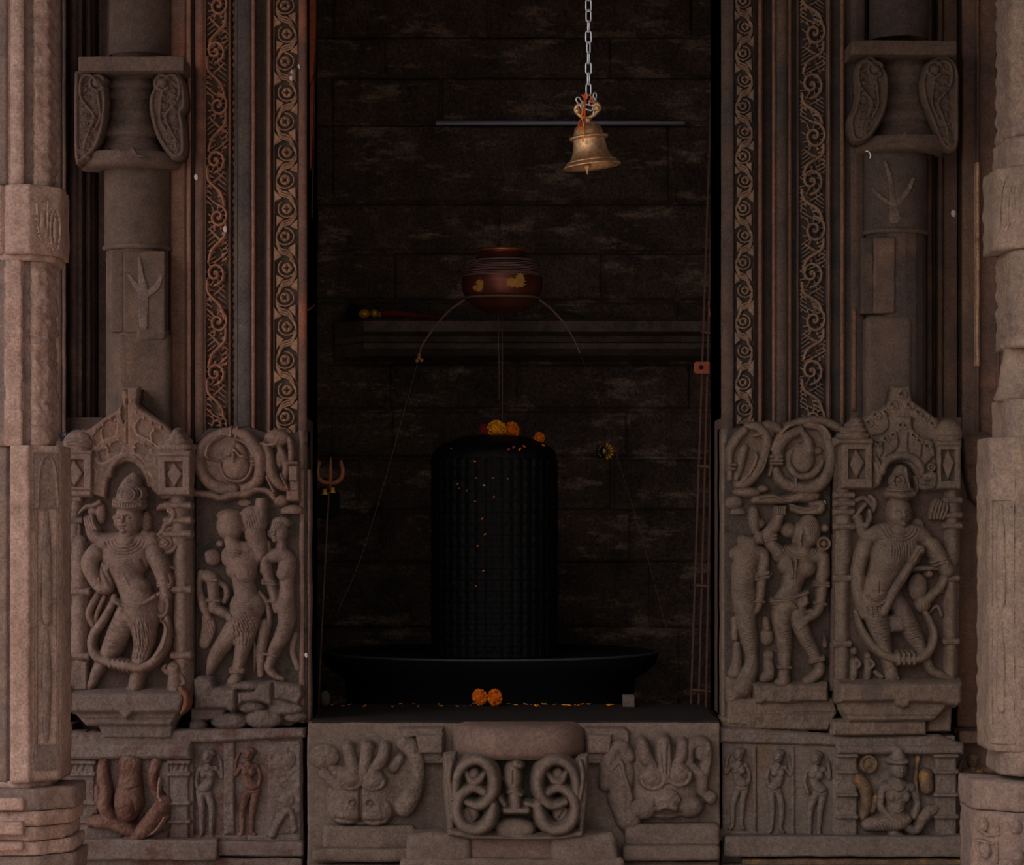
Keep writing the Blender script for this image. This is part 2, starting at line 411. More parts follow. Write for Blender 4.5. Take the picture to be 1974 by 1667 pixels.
        for q in np.unique(lab[lab > 0]):
            if (lab == q).sum() < minpx: continue
            s.H = np.where(lab == q, H, s.base); out.append(s.build(name, mat, parent, Y0, cutz))
        s.H = H; return out
    def build(s, name, mat, parent, Y0, cutz=-2.0, depth=None, loc=None):
        k = kf(Y0)*S; mask = s.H > cutz
        fm = mask[:-1,:-1] & mask[1:,:-1] & mask[1:,1:] & mask[:-1,1:]
        used = np.zeros_like(mask)
        used[:-1,:-1] |= fm; used[1:,:-1] |= fm; used[1:,1:] |= fm; used[:-1,1:] |= fm
        idx = -np.ones(mask.shape, int); n = used.sum()
        if n < 4: return None
        idx[used] = np.arange(n)
        V = np.stack([(s.X[used]-HX)*k, Y0-s.H[used]*k, ZC+(HY-s.Y[used])*k], -1)
        J, I = np.nonzero(fm)
        F = np.stack([idx[J, I], idx[J+1, I], idx[J+1, I+1], idx[J, I+1]], -1)
        if depth is not None:     # closed back
            B = V.copy(); B[:, 1] = Y0+depth; FB = F[:, ::-1]+n
            # boundary edges
            E = {}
            e = np.concatenate([F[:, [0,1]], F[:, [1,2]], F[:, [2,3]], F[:, [3,0]]]); key = e[:,0].astype(np.int64)*n+e[:,1]; rev = e[:,1].astype(np.int64)*n+e[:,0]
            bd = e[~np.isin(key, rev)]
            W = np.stack([bd[:,1], bd[:,0], bd[:,0]+n, bd[:,1]+n], -1)
            V = np.concatenate([V, B]); F = np.concatenate([F, FB, W])
        o = obj(name, V, F, mat, parent, True, False, loc)
        if s.P.any() and len(o.data.polygons) >= len(J):
            o.data.materials.append(M[TINT.get(mat, 'worn_edge')]); mi = np.zeros(len(o.data.polygons), np.int32); mi[:len(J)] = s.P[J, I]
            o.data.polygons.foreach_set('material_index', mi)
        return o

TINT = {'relief_l2': 'worn_edge', 'relief_l': 'worn_edge', 'relief_r': 'worn_edge_r', 'plinth_fig': 'worn_edge', 'plinth_l': 'worn_edge', 'capital_r': 'worn_edge_r', 'capital': 'worn_edge'}
fA=(120,740,4.904); fB=(120,1040,4.388); fC=(370,800,5.208); fD=(370,1080,4.904)
fE=(1600,740,4.904); fF=(1600,1040,4.388); fG=(1390,800,5.208); fH=(1390,1080,4.904)
fI=(100,1380,3.948); fJ=(580,1370,2.407); fK=(1380,1380,3.323)
fCL=(0,0,2.978); fCR=(1580,0,2.977)

def face(R, cx, cy, rx, ry, z, turn=0.0):
    """features laid on an existing head of height z (frame units)"""
    t = turn*rx
    R.tube([(cx+t, cy-ry*.22, rx*.10, z*.98), (cx+t*1.15, cy+ry*.14, rx*.17, z*1.04)], k=1.5)
    R.ell(cx+t*1.1, cy+ry*.17, rx*.25, rx*.12, z*.98, rx*.1, k=1)
    for s_ in (-1, 1):
        ex = cx+t*.7+s_*rx*.42
        R.groove([(ex-rx*.26, cy-ry*.1), (ex, cy-ry*.2), (ex+rx*.26, cy-ry*.1)], rx*.10, rx*.13)
        R.ell(ex, cy-ry*.07, rx*.24, rx*.11, z*.86, rx*.14, k=1)
        R.groove([(ex-rx*.24, cy-ry*.02), (ex+rx*.24, cy-ry*.02)], rx*.05, rx*.07)
        R.tube([(cx+s_*rx*.98, cy-ry*.15, rx*.13, z*.35), (cx+s_*rx*1.0, cy+ry*.3, rx*.15, z*.35)])
    R.groove([(cx+t*1.1-rx*.28, cy+ry*.42), (cx+t*1.1, cy+ry*.45), (cx+t*1.1+rx*.28, cy+ry*.42)], rx*.06, rx*.12)
    R.ell(cx+t*1.1, cy+ry*.38, rx*.26, rx*.08, z*.92, rx*.1, k=1)
    R.ell(cx+t*1.1, cy+ry*.52, rx*.2, rx*.08, z*.9, rx*.1, k=1)
    R.ell(cx+t, cy+ry*.75, rx*.25, rx*.2, z*.8, rx*.18, k=2)

# ================================================================== SETTING
# chamber: back wall of coursed blocks
YB = 2.6
def course_wall():
    x0, x1, y0, y1 = 255, 1722, -420, 1560
    R = Relief(x0, y0, x1, y1, 3.2, 0.0)
    rows = [-430, -330, -240, -160, -70, 72, 150, 240, 392, 487, 580, 700, 790, 882, 985, 1085, 1210, 1380, 1570]
    rs = random.Random(3)
    joints = {6: [850, 640], 5: [1178, 740], 8: [960, 610], 9: [760, 1160], 7: [640, 1290], 11: [750, 1000, 1330], 12: [755, 1210], 13: [690, 1180], 14: [740, 1215]}
    for i in range(len(rows)-1):
        a, b = rows[i], rows[i+1]; js = sorted(joints.get(i, [500+rs.random()*200, 900+rs.random()*200, 1250+rs.random()*100])); js = [x0-50]+js+[x1+50]
        for j in range(len(js)-1):
            h = 8+rs.random()*9
            R.poly([(js[j]+2.5, a+3+rs.random()*2), (js[j+1]-2.5, a+3+rs.random()*2), (js[j+1]-2.5, b-3), (js[j]+2.5, b-3)], h, 5, k=0)
    R.wear(1.6, .05, 4, 1.5)
    return R.build('wall_back', 'wall', None, YB, cutz=-50, depth=.2)
w = course_wall(); w['kind'] = 'structure'
m = MB(); m.box(-2.0, -1.45, .66, 2.8, 0, 4.2); o = m.build('wall_left', 'wall', None, False, True)
m = MB(); m.box(1.45, 2.0, .66, 2.8, 0, 4.2); o = m.build('wall_right', 'wall', None, False, True)
m = MB(); m.box(-2.0, 2.0, .66, 2.95, 4.2, 4.5); o = m.build('ceiling', 'wall', None, False, True)
m = MB(); m.box(-1.45, 1.45, .64, 2.6, ZS-.75, ZS-.55); o = m.build('floor', 'black2', None, False, True)
m = MB(); m.box(-6, 6, -9.5, .64, -.2, 0); o = m.build('floor_courtyard', 'floor', None, False, True)
m = MB(); m.box(-2.0, 2.0, .12, .66, 3.5, 4.5); o = m.build('wall_front', 'recess', None, False, True)
# lower backing walls, then an unseen wall and roof added to block light
for nm, xa, xb in (('wall_front_lower_left', -160, 589), ('wall_front_lower_right', 1392, 2140)):
    m = MB(); a = at(xa, 0, .2).x; b = at(xb, 0, .2).x; m.box(a, b, .195, .5, .2, ZC+(HY-800)*S); m.build(nm, 'recess', None, False, True)
m = MB(); m.box(-2.0, -.69, .56, .66, 0, 3.6); m.build('wall_inner_left', 'wall', None, False, True)
m = MB(); m.box(.70, 2.0, .56, .66, 0, 3.6); m.build('wall_inner_right', 'wall', None, False, True)
m = MB(); m.box(3.0, 3.3, -3.6, .3, 0, 4.0); m.build('wall_blocker_right', 'recess', None, False, True)  # unseen wall added to cut the light from the right
m = MB(); m.box(-2.7, 3.3, -3.0, .3, 3.75, 3.95); o = m.build('ceiling_blocker', 'recess', None, False, True)  # unseen roof slab added to keep the facade out of direct light

# facade backing beside the door, with moulded recesses
def mould(name, prof, ytop, ybot, mat, parent=None, struct=False, amp=.5, seed=0, back=-250, rowstep=18, dark=(), dmat=None):
    """vertical moulding: prof = [(px, depth px)], extruded from row ytop to ybot"""
    P = []
    for (xa, da), (xb, db) in zip(prof[:-1], prof[1:]):
        n = max(1, int(math.hypot(xb-xa, db-da)/4))
        for j in range(n): t = j/n; P.append((xa+(xb-xa)*t, da+(db-da)*t))
    P.append(prof[-1]); P = np.array(P)
    x = P[:,0]; d = P[:,1]; Yv = -d*S; kk = (D+Yv)/D
    rows = np.linspace(ytop, ybot, max(2, int((ybot-ytop)/rowstep)))
    V = []
    for r in rows:
        n_ = fbm(x*.08, r*.03+0*x, seed, 3, seed)*amp; m_ = fbm(x*.05, r*.02+9+0*x, seed, 2, seed+5)*amp*.5
        V.append(np.stack([(x+m_-HX)*S*kk, Yv-n_*S, np.full(len(x), ZC+(HY-r)*S)], -1))
    nr, nc = len(rows), len(x)
    V = np.array(V).reshape(-1, 3); idx = np.arange(nr*nc).reshape(nr, nc)
    F = np.stack([idx[:-1,:-1], idx[1:,:-1], idx[1:,1:], idx[:-1,1:]], -1).reshape(-1, 4)
    if back is not None:
        B = V.copy(); B[:,1] = -back*S; n0 = len(V); Fb = F[:, ::-1]+n0
        W = []
        for i in range(nr-1): W += [(idx[i,0], idx[i,0]+n0, idx[i+1,0]+n0, idx[i+1,0]), (idx[i+1,-1], idx[i+1,-1]+n0, idx[i,-1]+n0, idx[i,-1])]
        for j in range(nc-1): W += [(idx[0,j], idx[0,j+1], idx[0,j+1]+n0, idx[0,j]+n0), (idx[-1,j+1], idx[-1,j], idx[-1,j]+n0, idx[-1,j+1]+n0)]
        V = np.concatenate([V, B]); F = np.concatenate([F, Fb, np.array(W)])
    o = obj(name, V, F, mat, parent, False, struct)
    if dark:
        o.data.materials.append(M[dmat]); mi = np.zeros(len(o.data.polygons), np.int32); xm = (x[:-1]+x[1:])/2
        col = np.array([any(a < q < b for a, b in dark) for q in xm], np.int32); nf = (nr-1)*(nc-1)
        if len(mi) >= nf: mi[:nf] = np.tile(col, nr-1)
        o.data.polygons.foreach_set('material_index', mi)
    return o
def hround(x0, x1, d0, h, n=6):
    return [(x0+(x1-x0)*(.5-.5*math.cos(math.pi*i/n)), d0+h*math.sin(math.pi*i/n)) for i in range(n+1)]
mould('wall_front_left', [(-160,-120),(84,-120),(86,-92)]+hround(88,100,-92,8)+[(101,-98),(104,-98)]+hround(104,120,-95,6)+[(121,-84),(127,-84),(128,-175),(132,-175),(133,-140)]+
      hround(134,150,-140,10)+[(151,-136),(158,-136),(159,-180),(163,-180),(164,-165)]+hround(165,175,-165,6)+[(177,-180),(182,-180),(183,-225),(188,-225),(190,-190),(205,-190),(206,-150),(340,-150),(345,-150)], -80, 1460, 'recess', None, True, .8, 3, -330)
mould('wall_front_right', [(1650,-150),(1780,-150),(1782,-190)]+hround(1786,1797,-185,6)+[(1799,-210),(1803,-210),(1804,-170)]+hround(1806,1818,-165,8)+[(1820,-150),(1843,-150),(1845,-150),(1847,-180),(1852,-180),(1853,-120),(1856,-112)]+
      [(1880,-112),(1881,-100)]+hround(1882,1888,-100,6)+[(1889,-108),(1920,-104),(1922,-96),(1927,-96)]+hround(1928,1950,-100,8)+[(1952,-130),(2140,-130)], -80, 1460, 'recess_r', None, True, .8, 6, -330)
# bright worn arris strips in the recesses
def strip(name, x0, x1, d, h, ya, yb, mat, parent=None, seed=1):
    return mould(name, hround(x0, x1, d, h, 6), ya, yb, mat, parent, False, .5, seed, back=d-12, rowstep=9)

# ================================================================== ENGAGED COLUMNS
def column(cx, rt, ybell, ytop_cap, ybot_cap, yring, capc, right):
    mat = 'column_r' if right else 'column'; cm = 'capital_r' if right else 'capital'
    Yc = .13
    lab = 'round engaged stone column with foliage capital on the ' + ('right, pale V shaped mark under its capital' if right else 'left, pale forked mark below its ring')
    root = empty('engaged_column', at(cx, 1000, Yc), lab, 'column')
    k = kf(Yc)*S
    def X(px): return (px-HX)*k
    def Z(py): return ZC+(HY-py)*k
    def lath(name, prof, c, mt, n=48, a0=math.pi, a1=2*math.pi, parent=root, seed=0, amp=.6):
        mm = MB(); P = []
        for (r1, y1), (r2, y2) in zip(prof[:-1], prof[1:]):
            nn = max(1, int(abs(y2-y1)/12))
            for j in range(nn): P.append((r1+(r2-r1)*j/nn, y1+(y2-y1)*j/nn))
        P.append(prof[-1])
        mm.lathe([(r*k, Z(y)) for r, y in P[::-1]], (X(c), Yc, 0), n, a0-.25, a1+.25)
        V = np.array(mm.v); V[:,1] += fbm(V[:,0]*30, V[:,2]*12, V[:,1]*30, 3, seed)*amp*S; V[:,0] += fbm(V[:,0]*20+5, V[:,2]*12, 3, 3, seed+1)*amp*S*.6
        mm.v = [tuple(p) for p in V]
        return mm.build(name, mt, parent)
    # upper shaft, main shaft
    lath('upper_shaft', [(rt*.94, -80), (rt*.94, ytop_cap+2)], cx+(5 if not right else 8), mat, seed=4)
    lath('shaft', [(rt, ybot_cap-2), (rt, yring-4)], cx, mat, seed=5)
    lath('ring', [(rt, yring-5), (rt+3, yring-3), (rt+4, yring), (rt+3, yring+3), (rt-1, yring+5)], cx, cm, seed=6)
    # faceted lower shaft
    mm = MB(); n = 9; r = rt-3
    prof = [((r)*k, Z(840)), (r*k, Z(yring+3))]
    mm.lathe(prof, (X(cx), Yc, 0), n, math.pi-.2, 2*math.pi+.2)
    mm.build('faceted_shaft', mat, root, False)
    # broken flap on the facets
    fx = cx-(60 if right else 52)
    if not right:
        rockbox('worn_facet_face', 238, 318, 484, 642, .026, .1, 'column', root, 4, 8, 1.0, 12); rockbox('worn_facet_edge', 215, 238, 484, 640, .036, .12, mat, root, 3, 8, .8, 8)
        rockbox('worn_facet_face', 224, 327, 640, 850, .03, .12, 'column', root, 16, 8, 2.5, 9, freq=.02); rockbox('broken_flake', 262, 322, 628, 655, .022, .1, 'column', root, 10, 5, 3, 10, freq=.05)
    else:
        rockbox('worn_facet_edge', 1660, 1684, 458, 604, .04, .12, mat, root, 3, 8, .8, 8)
        rockbox('worn_facet_face', 1669, 1760, 606, 850, .035, .12, 'column', root, 14, 8, 2.0, 9); rockbox('worn_facet_face', 1684, 1726, 456, 604, .028, .1, 'column', root, 4, 8, 1.0, 12)
    # capital
    cap = obj_empty_child('capital', root)
    hw = 102
    c = capc
    rb = rockbox('abacus', c-hw, c+hw, ytop_cap, ytop_cap+28, -.055, .2, cm, cap, 3, 7, .8, 11)
    vase = [(58,0),(60,10),(57,18),(47,20),(50,24),(50,36),(43,39),(46,43),(46,56),(40,59),(43,63),(43,80),(47,84),(43,88),(46,100),(54,110),(60,122),(60,128),(50,131),(54,140),(62,152),(66,162)]
    lath('vase', [(r_*1.06, ytop_cap+28+y_*(ybot_cap-ytop_cap-58)/162) for r_, y_ in vase], c, cm, seed=12, parent=cap, amp=.4)
    # collar disc
    mm = MB(); y0 = ybot_cap-32; a = [(60,y0),(94,y0),(98,y0+3),(99,y0+20),(94,y0+28),(66,y0+31),(58,y0+31)]
    mm.lathe([(r_*k, Z(y_)) for r_, y_ in a[::-1]], (X(c), Yc, 0), 64, math.pi-.1, 2*math.pi+.1)
    mm.build('collar', cm, cap)
    # little spur on the collar
    mm = MB(); mm.prism([(c-30, y0+2), (c-10, y0-4), (c+2, y0-20), (c+12, y0-4), (c+34, y0+2)], -.03, .06); bevel(mm.build('spur', cm, cap, False), .003)
    # foliage volutes
    fr = fCR if right else fCL
    if right:
        LV = [(230,360),(290,325),(350,380),(388,440),(388,560),(362,660),(310,750),(250,808),(190,804),(172,700),(205,620),(225,500)]
        RV = [(600,400),(650,340),(720,325),(785,390),(790,600),(790,800),(772,864),(720,850),(680,780),(640,680),(600,580),(582,480)]
    else:
        LV = [(437,412),(560,402),(592,440),(604,520),(608,600),(595,720),(560,830),(505,900),(455,934),(437,905),(434,600)]
        RV = [(915,415),(1000,402),(1050,470),(1066,600),(1040,650),(1056,740),(1056,880),(1010,908),(950,850),(900,760),(868,640),(866,560),(895,490)]
    for V_, sg, nm in ((LV, -1, 'left'), (RV, 1, 'right')):
        xs = [p[0] for p in V_]; ys = [p[1] for p in V_]; ox, oy, kk = fr
        R = Relief(ox+min(xs)/kk-8, oy+min(ys)/kk-8, ox+max(xs)/kk+8, oy+max(ys)/kk+8, 1.1); R.frame(fr)
        R.poly(V_, 16, 4, 0)
        cxm = sum(xs)/len(xs); y1, y2 = min(ys), max(ys); inner = -sg
        loop = [(x, y, 11, 16) for x, y in V_]+[(V_[0][0], V_[0][1], 11, 16)]
        cyc = (y1+y2)/2; loop = [(cxm+(x-cxm)*.9, cyc+(y-cyc)*.96, r_, z_) for x, y, r_, z_ in loop]
        R.tube(loop, .8, 1.3)
        xi = cxm+inner*38
        R.ell(xi, y1+78, 30, 28, 20, 34, k=.5); R.ring(xi, y1+78, 42, 42, 9, 26, 40, 330, flat=1.3)
        R.tube([(xi+inner*26, y1+100, 10, 26), (cxm-inner*6, y1+34, 10, 28), (cxm-inner*52, y1+60, 10, 26), (cxm-inner*58, y1+150, 9, 24), (cxm-inner*20, y1+215, 9, 24), (cxm+inner*20, y1+270, 9, 24), (cxm-inner*6, y1+345, 8, 24), (cxm-inner*34, y2-110, 8, 22), (cxm-inner*40, y2-50, 7, 18)], .6, 1.5)
        R.tube([(xi, y1+130, 8, 24), (cxm+inner*48, y1+200, 8, 24), (cxm+inner*52, y1+280, 8, 22), (cxm+inner*20, y1+350, 7, 22)], .6, 1.4)
        for q in range(16):
            yy = y1+110+q*(y2-y1-150)/15; side_ = 1 if q % 2 else -1; wid = 46 if yy < y1+330 else 26
            xx = cxm+side_*wid*.62-(inner*max(0, (yy-y1-260))*.17)
            R.ell(xx, yy, 15, 13, 14, 22, k=.4); R.ring(xx, yy, 20, 18, 4.5, 20, side_*40, side_*40+250, flat=1.4); R.groove([(xx-side_*3, yy), (xx+side_*8, yy+5)], 3, 12)
        for q in range(5): R.groove([(cxm-inner*(20), y1+60+q*34), (cxm-inner*48, y1+80+q*34)], 4, 9)
        R.wear(.5, .14, 3)
        v = R.build('foliage_volute', cm, cap, .012, cutz=-8, depth=.08)
    # worn light marks
    return root
def obj_empty_child(name, parent):
    mm = MB(); p = worldloc(parent)  # a solid core mesh so that the part itself is a mesh
    return core(name, parent)
def core(name, parent):
    l = worldloc(parent)
    mm = MB()
    cx = 253 if l.x < 0 else 1743; y0, y1 = (136, 302) if l.x < 0 else (104, 272)
    k = kf(.13)*S
    mm.lathe([(38*k, ZC+(HY-y1)*k), (38*k, ZC+(HY-y0)*k)], ((cx-HX)*k, .13, 0), 24, math.pi-.3, 2*math.pi+.3)
    return mm.build(name, 'capital_r' if cx > 900 else 'capital', parent)
colL = column(266, 64, 0, 108, 333, 480, 253, False)
colR = column(1725, 61, 0, 77, 303, 450, 1743, True)
# pale forked chipped marks (limewash) on the shafts
def mark(pts, parent, Y0, name, mat, h=1.0):
    xs = [p[0] for q in pts for p in q]; ys = [p[1] for q in pts for p in q]
    R = Relief(min(xs)-12, min(ys)-12, max(xs)+12, max(ys)+12, 1.2)
    for q in pts: R.tube([(p[0], p[1], p[2], 0) for p in q], 2, .15*h)
    R.wear(.5, .15, 5); return R.build(name, mat, parent, Y0, cutz=-.6)
M['mark'] = stone('pale_worn_stone', (134,114,106), (118,100,92), (100,84,78), .5, 0, 4, .4)
M['mark_r'] = stone('pale_worn_stone_umber', (124,104,92), (104,88,78), (86,72,64), .5, 0, 4, .4)
mark([[(268,498,3),(272,530,5),(276,560,9),(276,610,9),(276,628,8)], [(248,530,3),(262,550,6),(274,565,7)], [(310,532,4),(302,552,6),(284,566,7)]], colL, .0225, 'forked_mark', 'mark')
mark([[(1706,312,3),(1716,345,5),(1722,390,6)], [(1682,365,3),(1700,382,4),(1716,392,5)], [(1760,345,4),(1748,370,5),(1728,392,6)], [(1722,390,7),(1724,420,12)]], colR, .031, 'forked_mark', 'mark_r')

# ================================================================== DOOR JAMBS
def disc_scroll(xc, centers, w, mat, parent, Y0, seed):
    R = Relief(xc-w/2-3, -60, xc+w/2+3, centers[-1]+30, 1.0)
    hw = w/2; R.frame((0, 0, 1))
    cs = [centers[0]-(centers[1]-centers[0])]+centers
    for i, c in enumerate(cs):
        sp = (cs[i+1]-c) if i+1 < len(cs) else 55
        x = xc+(-2 if i % 2 else 2); r = hw*.52; s_ = 1 if i % 2 else -1
        R.ell(x, c, r*.88, r*.88, 0, 3.6, k=.3, pw=.35)
        R.ring(x, c, r*1.42, r*1.36, 2.1, 0, s_*20-110 if s_ > 0 else -70, s_*20+190 if s_ > 0 else 230, flat=1.3)
        for q in range(4):
            a = math.radians(q*90+45*(i % 2)); R.groove([(x+math.cos(a)*2, c+math.sin(a)*2), (x+math.cos(a)*r*.42, c+math.sin(a)*r*.42)], 1.7, 3.0)
        R.groove([(x, c)], 2.6, 3)
        # S stems between discs
        y1, y2 = c+r*.9, c+sp-r*.9
        for off in (-4.5, 0.5, 5):
            R.tube([(x-s_*hw*.8, y1-4+off, 1.5, 0), (x-s_*hw*.35, (y1+y2)/2-3+off, 2.2, 0), (x+s_*hw*.35, (y1+y2)/2+3+off, 2.2, 0), (x+s_*hw*.8, y2+4+off, 1.5, 0)], .4, 1.3)
        R.poly([(x+s_*hw*.9, y1+2), (x+s_*hw*.9, y2-8), (x+s_*hw*.25, (y1+y2)/2-8)], 3, 1, 0)
        R.poly([(x-s_*hw*.9, y2-2), (x-s_*hw*.9, y1+8), (x-s_*hw*.25, (y1+y2)/2+8)], 3, 1, 0)
    R.H = np.where(R.H > -2, R.H*2.3+.5, R.H*3)
    R.wear(.5, .15, seed)
    lim = np.abs(R.X-xc) > hw; R.H[lim] = -9
    return R.build('carved_disc_scroll', mat, parent, Y0, cutz=-1.2)
def leaf_scroll(xc, centers, w, mat, parent, Y0, seed, y1):
    R = Relief(xc-w/2-3, -60, xc+w/2+3, y1, 1.0); hw = w/2; R.frame((0,0,1))
    sp = (centers[-1]-centers[0])/(len(centers)-1)
    cs = [centers[0]-sp]+centers+[centers[-1]+sp]
    for i, c in enumerate(cs):
        s_ = 1 if i % 2 else -1; x = xc+s_*3
        # spiral
        pts = []
        for q in range(20):
            t = q/19; a = math.radians(-90*s_+s_*t*560); r = hw*(.82*(1-t)+.1); pts.append((x+r*math.cos(a), c+r*math.sin(a)*1.15, 3.2, 1.0))
        R.tube(pts, .4, 1.2, smooth=False); R.ell(x, c, 4.5, 4.5, 0, 3.5, k=.3)
        # radiating leaf veins outside the spiral
        for q in range(9):
            a = math.radians(20+q*40); R.tube([(x+hw*.5*math.cos(a), c+hw*.58*math.sin(a), 1.7, .4), (x+hw*.92*math.cos(a+.25), c+hw*1.1*math.sin(a+.25), 2.2, .4)], .3, 1)
        # linking stem with net of veins
        ya, yb = c+hw*.95, c+sp-hw*.95
        R.tube([(x+s_*hw*.7, ya-6, 3.2, 1.0), (x+s_*hw*.55, ya+(yb-ya)*.3, 3.6, 1.0), (x-s_*hw*.5, ya+(yb-ya)*.7, 3.6, 1.0), (x-s_*hw*.85, yb+6, 3.2, 1.0)], .3, 1.2)
        R.tube([(x-s_*hw*.8, ya+2, 2.2, .4), (x-s_*hw*.2, ya+(yb-ya)*.25, 2.2, .4), (x+s_*hw*.9, ya+(yb-ya)*.55, 2.0, .4)], .3, 1.1)
        R.tube([(x+s_*hw*.9, ya+(yb-ya)*.75, 2.2, .4), (x+s_*hw*.1, yb, 2.2, .4), (x-s_*hw*.6, yb+8, 2.0, .4)], .3, 1.1)
        for q in range(7):
            yy = ya-6+(yb-ya+12)*(q+.5)/7; R.tube([(x+s_*hw*.9, yy-7, 1.6, .3), (x+s_*hw*.35, yy+3, 2.0, .3)], .3); R.tube([(x-s_*hw*.95, yy+6, 1.6, .3), (x-s_*hw*.3, yy-5, 1.9, .3)], .3); R.tube([(x-hw*.7+q*4, yy-4, 1.1, .2), (x-hw*.2+q*3, yy+5, 1.3, .2)], .3)
            R.ell(x+s_*hw*(.75-.3*(q % 2)), yy, 3.2, 2.4, 0, 2.5, k=.3)
    R.H = np.where(R.H > -2, R.H*2.6+.5, R.H*3)
    R.wear(.5, .15, seed)
    R.H[np.abs(R.X-xc) > hw] = -9
    return R.build('carved_foliage_scroll', mat, parent, Y0, cutz=-1.0)

YJ = .10
d0 = -YJ/S      # depth px of the jamb face
jl = empty('door_jamb', at(460, 1385, YJ), 'left carved door jamb of reddish sandstone with vine bands, pink fillets and a foliage scroll', 'door jamb')
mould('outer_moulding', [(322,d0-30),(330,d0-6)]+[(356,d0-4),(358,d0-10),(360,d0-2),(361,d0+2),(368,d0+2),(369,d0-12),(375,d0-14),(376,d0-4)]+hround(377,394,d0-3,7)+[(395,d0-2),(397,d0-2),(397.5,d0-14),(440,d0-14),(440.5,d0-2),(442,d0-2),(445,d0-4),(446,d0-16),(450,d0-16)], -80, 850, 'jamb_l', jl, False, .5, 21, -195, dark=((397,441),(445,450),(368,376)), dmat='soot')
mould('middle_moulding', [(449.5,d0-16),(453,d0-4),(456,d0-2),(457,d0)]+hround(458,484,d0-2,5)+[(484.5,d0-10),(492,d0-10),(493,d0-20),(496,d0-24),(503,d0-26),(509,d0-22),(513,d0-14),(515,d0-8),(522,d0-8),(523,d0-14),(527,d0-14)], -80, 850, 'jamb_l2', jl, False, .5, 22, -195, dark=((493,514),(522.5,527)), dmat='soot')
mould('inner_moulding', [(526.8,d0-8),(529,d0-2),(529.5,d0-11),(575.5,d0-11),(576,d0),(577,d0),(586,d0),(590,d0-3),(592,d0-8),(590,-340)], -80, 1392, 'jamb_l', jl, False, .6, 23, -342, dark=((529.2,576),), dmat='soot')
strip('fillet', 361, 368.5, d0, 4, -80, 840, 'fillet', jl, 1)
strip('fillet', 484.5, 492, d0-4, 6, -80, 846, 'fillet', jl, 2)
strip('fillet', 515.5, 522.5, d0-6, 6, -80, 846, 'fillet', jl, 3)
# beaded crack strip
R = Relief(442, -60, 458, 830, 1.0)
for i in range(60): R.ell(451.5+math.sin(i)*.8, -50+i*14.6, 3, 5.5, 0, 3, k=.3)
R.build('bead_row', 'jamb_l', jl, YJ+12*S, cutz=-1)
disc_scroll(552, [11,66,119,179,235,294,347,403,456,517,574,630,694,752,804], 46, 'scroll_l', jl, YJ+11*S, 31)
leaf_scroll(418.5, [12,100,204,310,419,528,621,720], 43, 'scroll_l2', jl, YJ+14*S, 32, 822)

jr = empty('door_jamb', at(1520, 1385, YJ), 'right carved door jamb of dark umber sandstone with vine bands and thin fillets', 'door jamb')
mould('inner_moulding', [(1390,-340),(1390,d0-10),(1394,d0-6),(1400,d0-2),(1402,d0),(1414,d0),(1415,d0-11),(1452.5,d0-11),(1453,d0-3),(1455,d0-12),(1461,d0-12)], -80, 1392, 'jamb_r', jr, False, .6, 24, -342, dark=((1414.5,1453),(1455,1462)), dmat='groove_dark_r')
mould('middle_moulding', [(1460.5,d0-12),(1462,d0-8),(1470,d0-8),(1471,d0-16),(1474,d0-24),(1482,d0-26),(1487,d0-18),(1488,d0-8),(1496,d0-8),(1497,d0-2)]+hround(1498,1517,d0-3,5)+[(1518,d0-6),(1526,d0-6),(1528,d0-16),(1535,d0-16)], -80, 850, 'jamb_r', jr, False, .5, 25, -195, dark=((1470.5,1488),(1527,1536)), dmat='groove_dark_r')
mould('outer_moulding', [(1534.5,d0-16),(1539,d0-4),(1540,d0-15),(1591,d0-15),(1592,d0-4),(1594,d0-3),(1595,d0-2),(1601,d0-2),(1602,d0-10),(1608,d0-16),(1618,d0-12),(1619,d0-6),(1629,d0-6),(1630,d0-12),(1640,d0-8),(1652,d0-6),(1656,d0-8),(1666,d0-12),(1672,d0-40)], -80, 850, 'jamb_r', jr, False, .6, 26, -195, dark=((1539.5,1592),(1601.5,1619),(1629,1641)), dmat='groove_dark_r')
strip('fillet', 1462, 1469.5, d0-6, 6, -80, 842, 'fillet_r', jr, 4)
strip('fillet', 1488.5, 1496, d0-5, 6, -80, 842, 'fillet_r', jr, 5)
strip('fillet', 1520, 1525, d0-6, 4, -80, 842, 'fillet_r', jr, 6)
strip('fillet', 1596, 1600, d0-2, 3, -80, 842, 'fillet_r', jr, 7)
strip('fillet', 1620, 1628, d0-4, 6, -80, 820, 'fillet_r', jr, 8)
strip('fillet', 1643, 1651, d0-6, 4, 590, 790, 'fillet_r', jr, 9)
disc_scroll(1434, [2,52,103,154,205,254,302,348,402,454,506,560,620,676,737,787], 37, 'scroll_r', jr, YJ+11*S, 33)
leaf_scroll(1566, [65,164,263,349,444,528,618,715], 50, 'scroll_r', jr, YJ+15*S, 34, 815)
# smooth worn part of the outer scroll near the top
# recess arris
a_ = mould('worn_arris_strip', hround(1881, 1889, -98, 10, 6), 300, 700, M['pale_edge'], None, False, 1.2, 9, back=-112, rowstep=9)
tag(a_, 'thin pale worn stone edge strip running down the right recess wall', 'stone strip')

Relief.GAIN = 1.5
